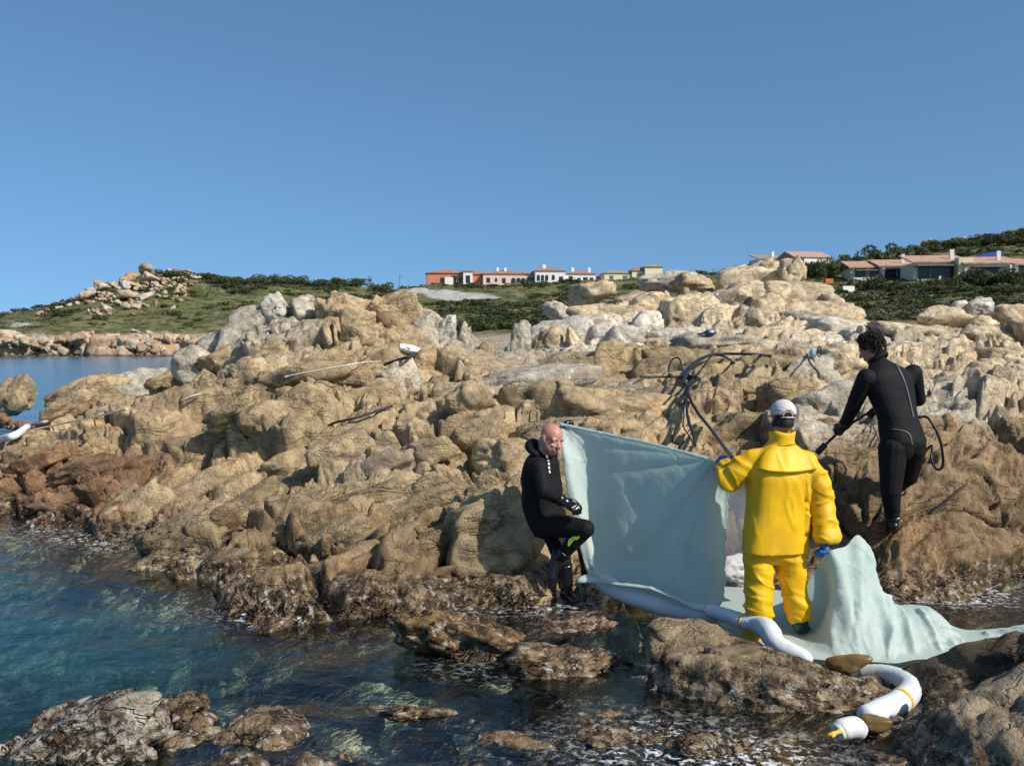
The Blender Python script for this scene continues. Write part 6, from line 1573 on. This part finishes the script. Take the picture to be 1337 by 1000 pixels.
# goggles and mask left on the rocks
NAVY = simple('navy_plastic', (.03, .04, .11), .3); LENS = simple('pale_lens', (.55, .58, .62), .15)
q = on_stone(927, 437, .06); e = empty('goggles', q.tolist(), 'navy goggles with a pale lens left on the slab under the tan cliff', 'goggles')
v, f = ellipsoid(q, [(.11, 0, 0), (0, .08, 0), (0, 0, .055)]); obj('goggle_frame', v, f, NAVY, e)
v, f = ellipsoid(q + np.array((.015, -.06, .015)), [(.05, 0, 0), (0, .03, 0), (0, 0, .028)]); obj('lens', v, f, LENS, e)
m = MB(); m.tube(spline([q + np.array((-.09, 0, 0)), q + np.array((-.16, .01, -.02)), q + np.array((-.22, .02, -.035))], 8), .02, 6); m.build('strap', NAVY, e, True)
q = on_stone(1062, 464, .06); e = empty('dive_mask', q.tolist(), 'pale blue dive mask with a dark strap loop on the rock behind the stooping diver', 'dive mask')
v, f = ellipsoid(q, [(.045, 0, .025), (0, .03, 0), (-.025, 0, .065)]); obj('mask_body', v, f, simple('pale_blue_plastic', (.25, .36, .42), .3), e)
pts = [q + np.array((.075 + .026 * math.cos(t), -.03, .02 + .075 * math.sin(t))) for t in np.linspace(0, 6.28, 16)]
m = MB(); m.tube(pts, .009, 6); m.build('mask_strap', HOSE, e, True)
# the spray lance and its hose
tip, rear = P(1068, 590, 9.50), P(1146, 531, 9.58)
e = empty('spray_lance', ((tip + rear) / 2).tolist(), 'black spray lance held by the stooping diver and aimed at the rock', 'spray lance')
m = MB(); m.tube([rear, P(1097, 562, 9.46), tip], .014, 8); m.build('barrel', HOSE, e, True)
m = MB(); m.tube([P(1078, 580, 9.49), P(1066, 592, 9.50)], .030, 10); m.build('nozzle', HOSE, e, True)
m = MB(); m.tube([P(1144, 533, 9.57), P(1150, 546, 9.55)], .02, 8); m.build('grip', HOSE, e, True)
v, f = tube(spline([P(1146, 531, 9.6), P(1170, 545, 9.5), P(1198, 545, 9.32), P(1212, 546, 9.15), P(1226, 570, 9.1), P(1231, 595, 9.12), P(1230, 610, 9.2), P(1222, 612, 9.3), P(1216, 598, 9.4), P(1217, 582, 9.45), P(1205, 592, 9.5), P(1190, 606, 9.55), P(1180, 620, 9.6)], 110), .0125, 8)
obj('hose', v, f, HOSE, None, True, label='black hose looping out behind the stooping diver', cat='hose')
# weed cast up at the water's edge
wr_ = np.random.default_rng(8); m = MB()
def weed_at(px, py, n, sx, sy):
    for k in range(n):
        a, b = px + wr_.normal() * sx, py + wr_.normal() * sy
        q = hit(a, b)
        if q is None or q[0].z < -.08: continue
        c = np.array(q[0]) + np.array((0, 0, .012)); d1 = wr_.normal(size=3) * np.array((1, 1, .4)); d1 /= np.linalg.norm(d1)
        L = wr_.uniform(.025, .075); d2 = wr_.normal(size=3) * .3
        m.tube([c, c + d1 * L * .5 + np.array((0, 0, .012)), c + d1 * L + d2 * L * .5], np.array((.006, .007, .003)), 4)
weed_at(1262, 812, 90, 16, 6); weed_at(300, 798, 160, 60, 10); weed_at(560, 862, 120, 50, 8); weed_at(890, 950, 50, 30, 14); weed_at(680, 785, 80, 40, 8); weed_at(1120, 778, 100, 40, 6); weed_at(70, 985, 120, 60, 20)
weed_at(90, 700, 100, 50, 8); weed_at(1060, 985, 60, 60, 10); weed_at(460, 800, 140, 80, 8)
WEED = simple('brown_weed', (.035, .017, .010), .5, .5, 30)
m.build('seaweed', WEED, None, True, label='brown and red seaweed cast up along the waterline', cat='seaweed', kind='stuff')
# spray of the lance drifting behind the sheet
def mist(px, py, d, size, dens, label, col=(.9, .92, .95)):
    c = P(px, py, d); v, f = ellipsoid((0, 0, 0), np.diag(size), 24, 16)
    o = link('spray_mist', mesh_np('spray_mist', v, f), None, label, 'mist', None, 'stuff'); o.location = c.tolist()
    t = NT('mist'); ob = t.n('TexCoord').outputs['Object']
    sc = t.n('Mapping', None, Vector=ob); sc.inputs['Scale'].default_value = tuple(1 / s for s in size)
    ln = t.n('VectorMath', {'operation': 'LENGTH'}, i0=sc.outputs[0]).outputs['Value']
    dn = t.math('MULTIPLY', t.mr(ln, .25, 1.0, 1, 0), t.math('MULTIPLY', t.mr(t.noise(ob, 3.0, 4), .32, .7), dens))
    pv = t.n('VolumePrincipled', None, Color=col, Density=dn, Anisotropy=.2)
    t.t.links.new(pv.outputs[0], t.out.inputs['Volume']); o.data.materials.append(t.m)
    return o
mist(962, 690, 8.9, (.34, .45, .62), 5.0, 'white spray drifting between the sheet and the person in yellow')
mist(495, 600, 10.2, (.75, .35, .42), .5, 'thin bluish exhaust haze drifting before the rocks left of the bald diver', (.6, .68, .85))
print('props', time.time() - T0)
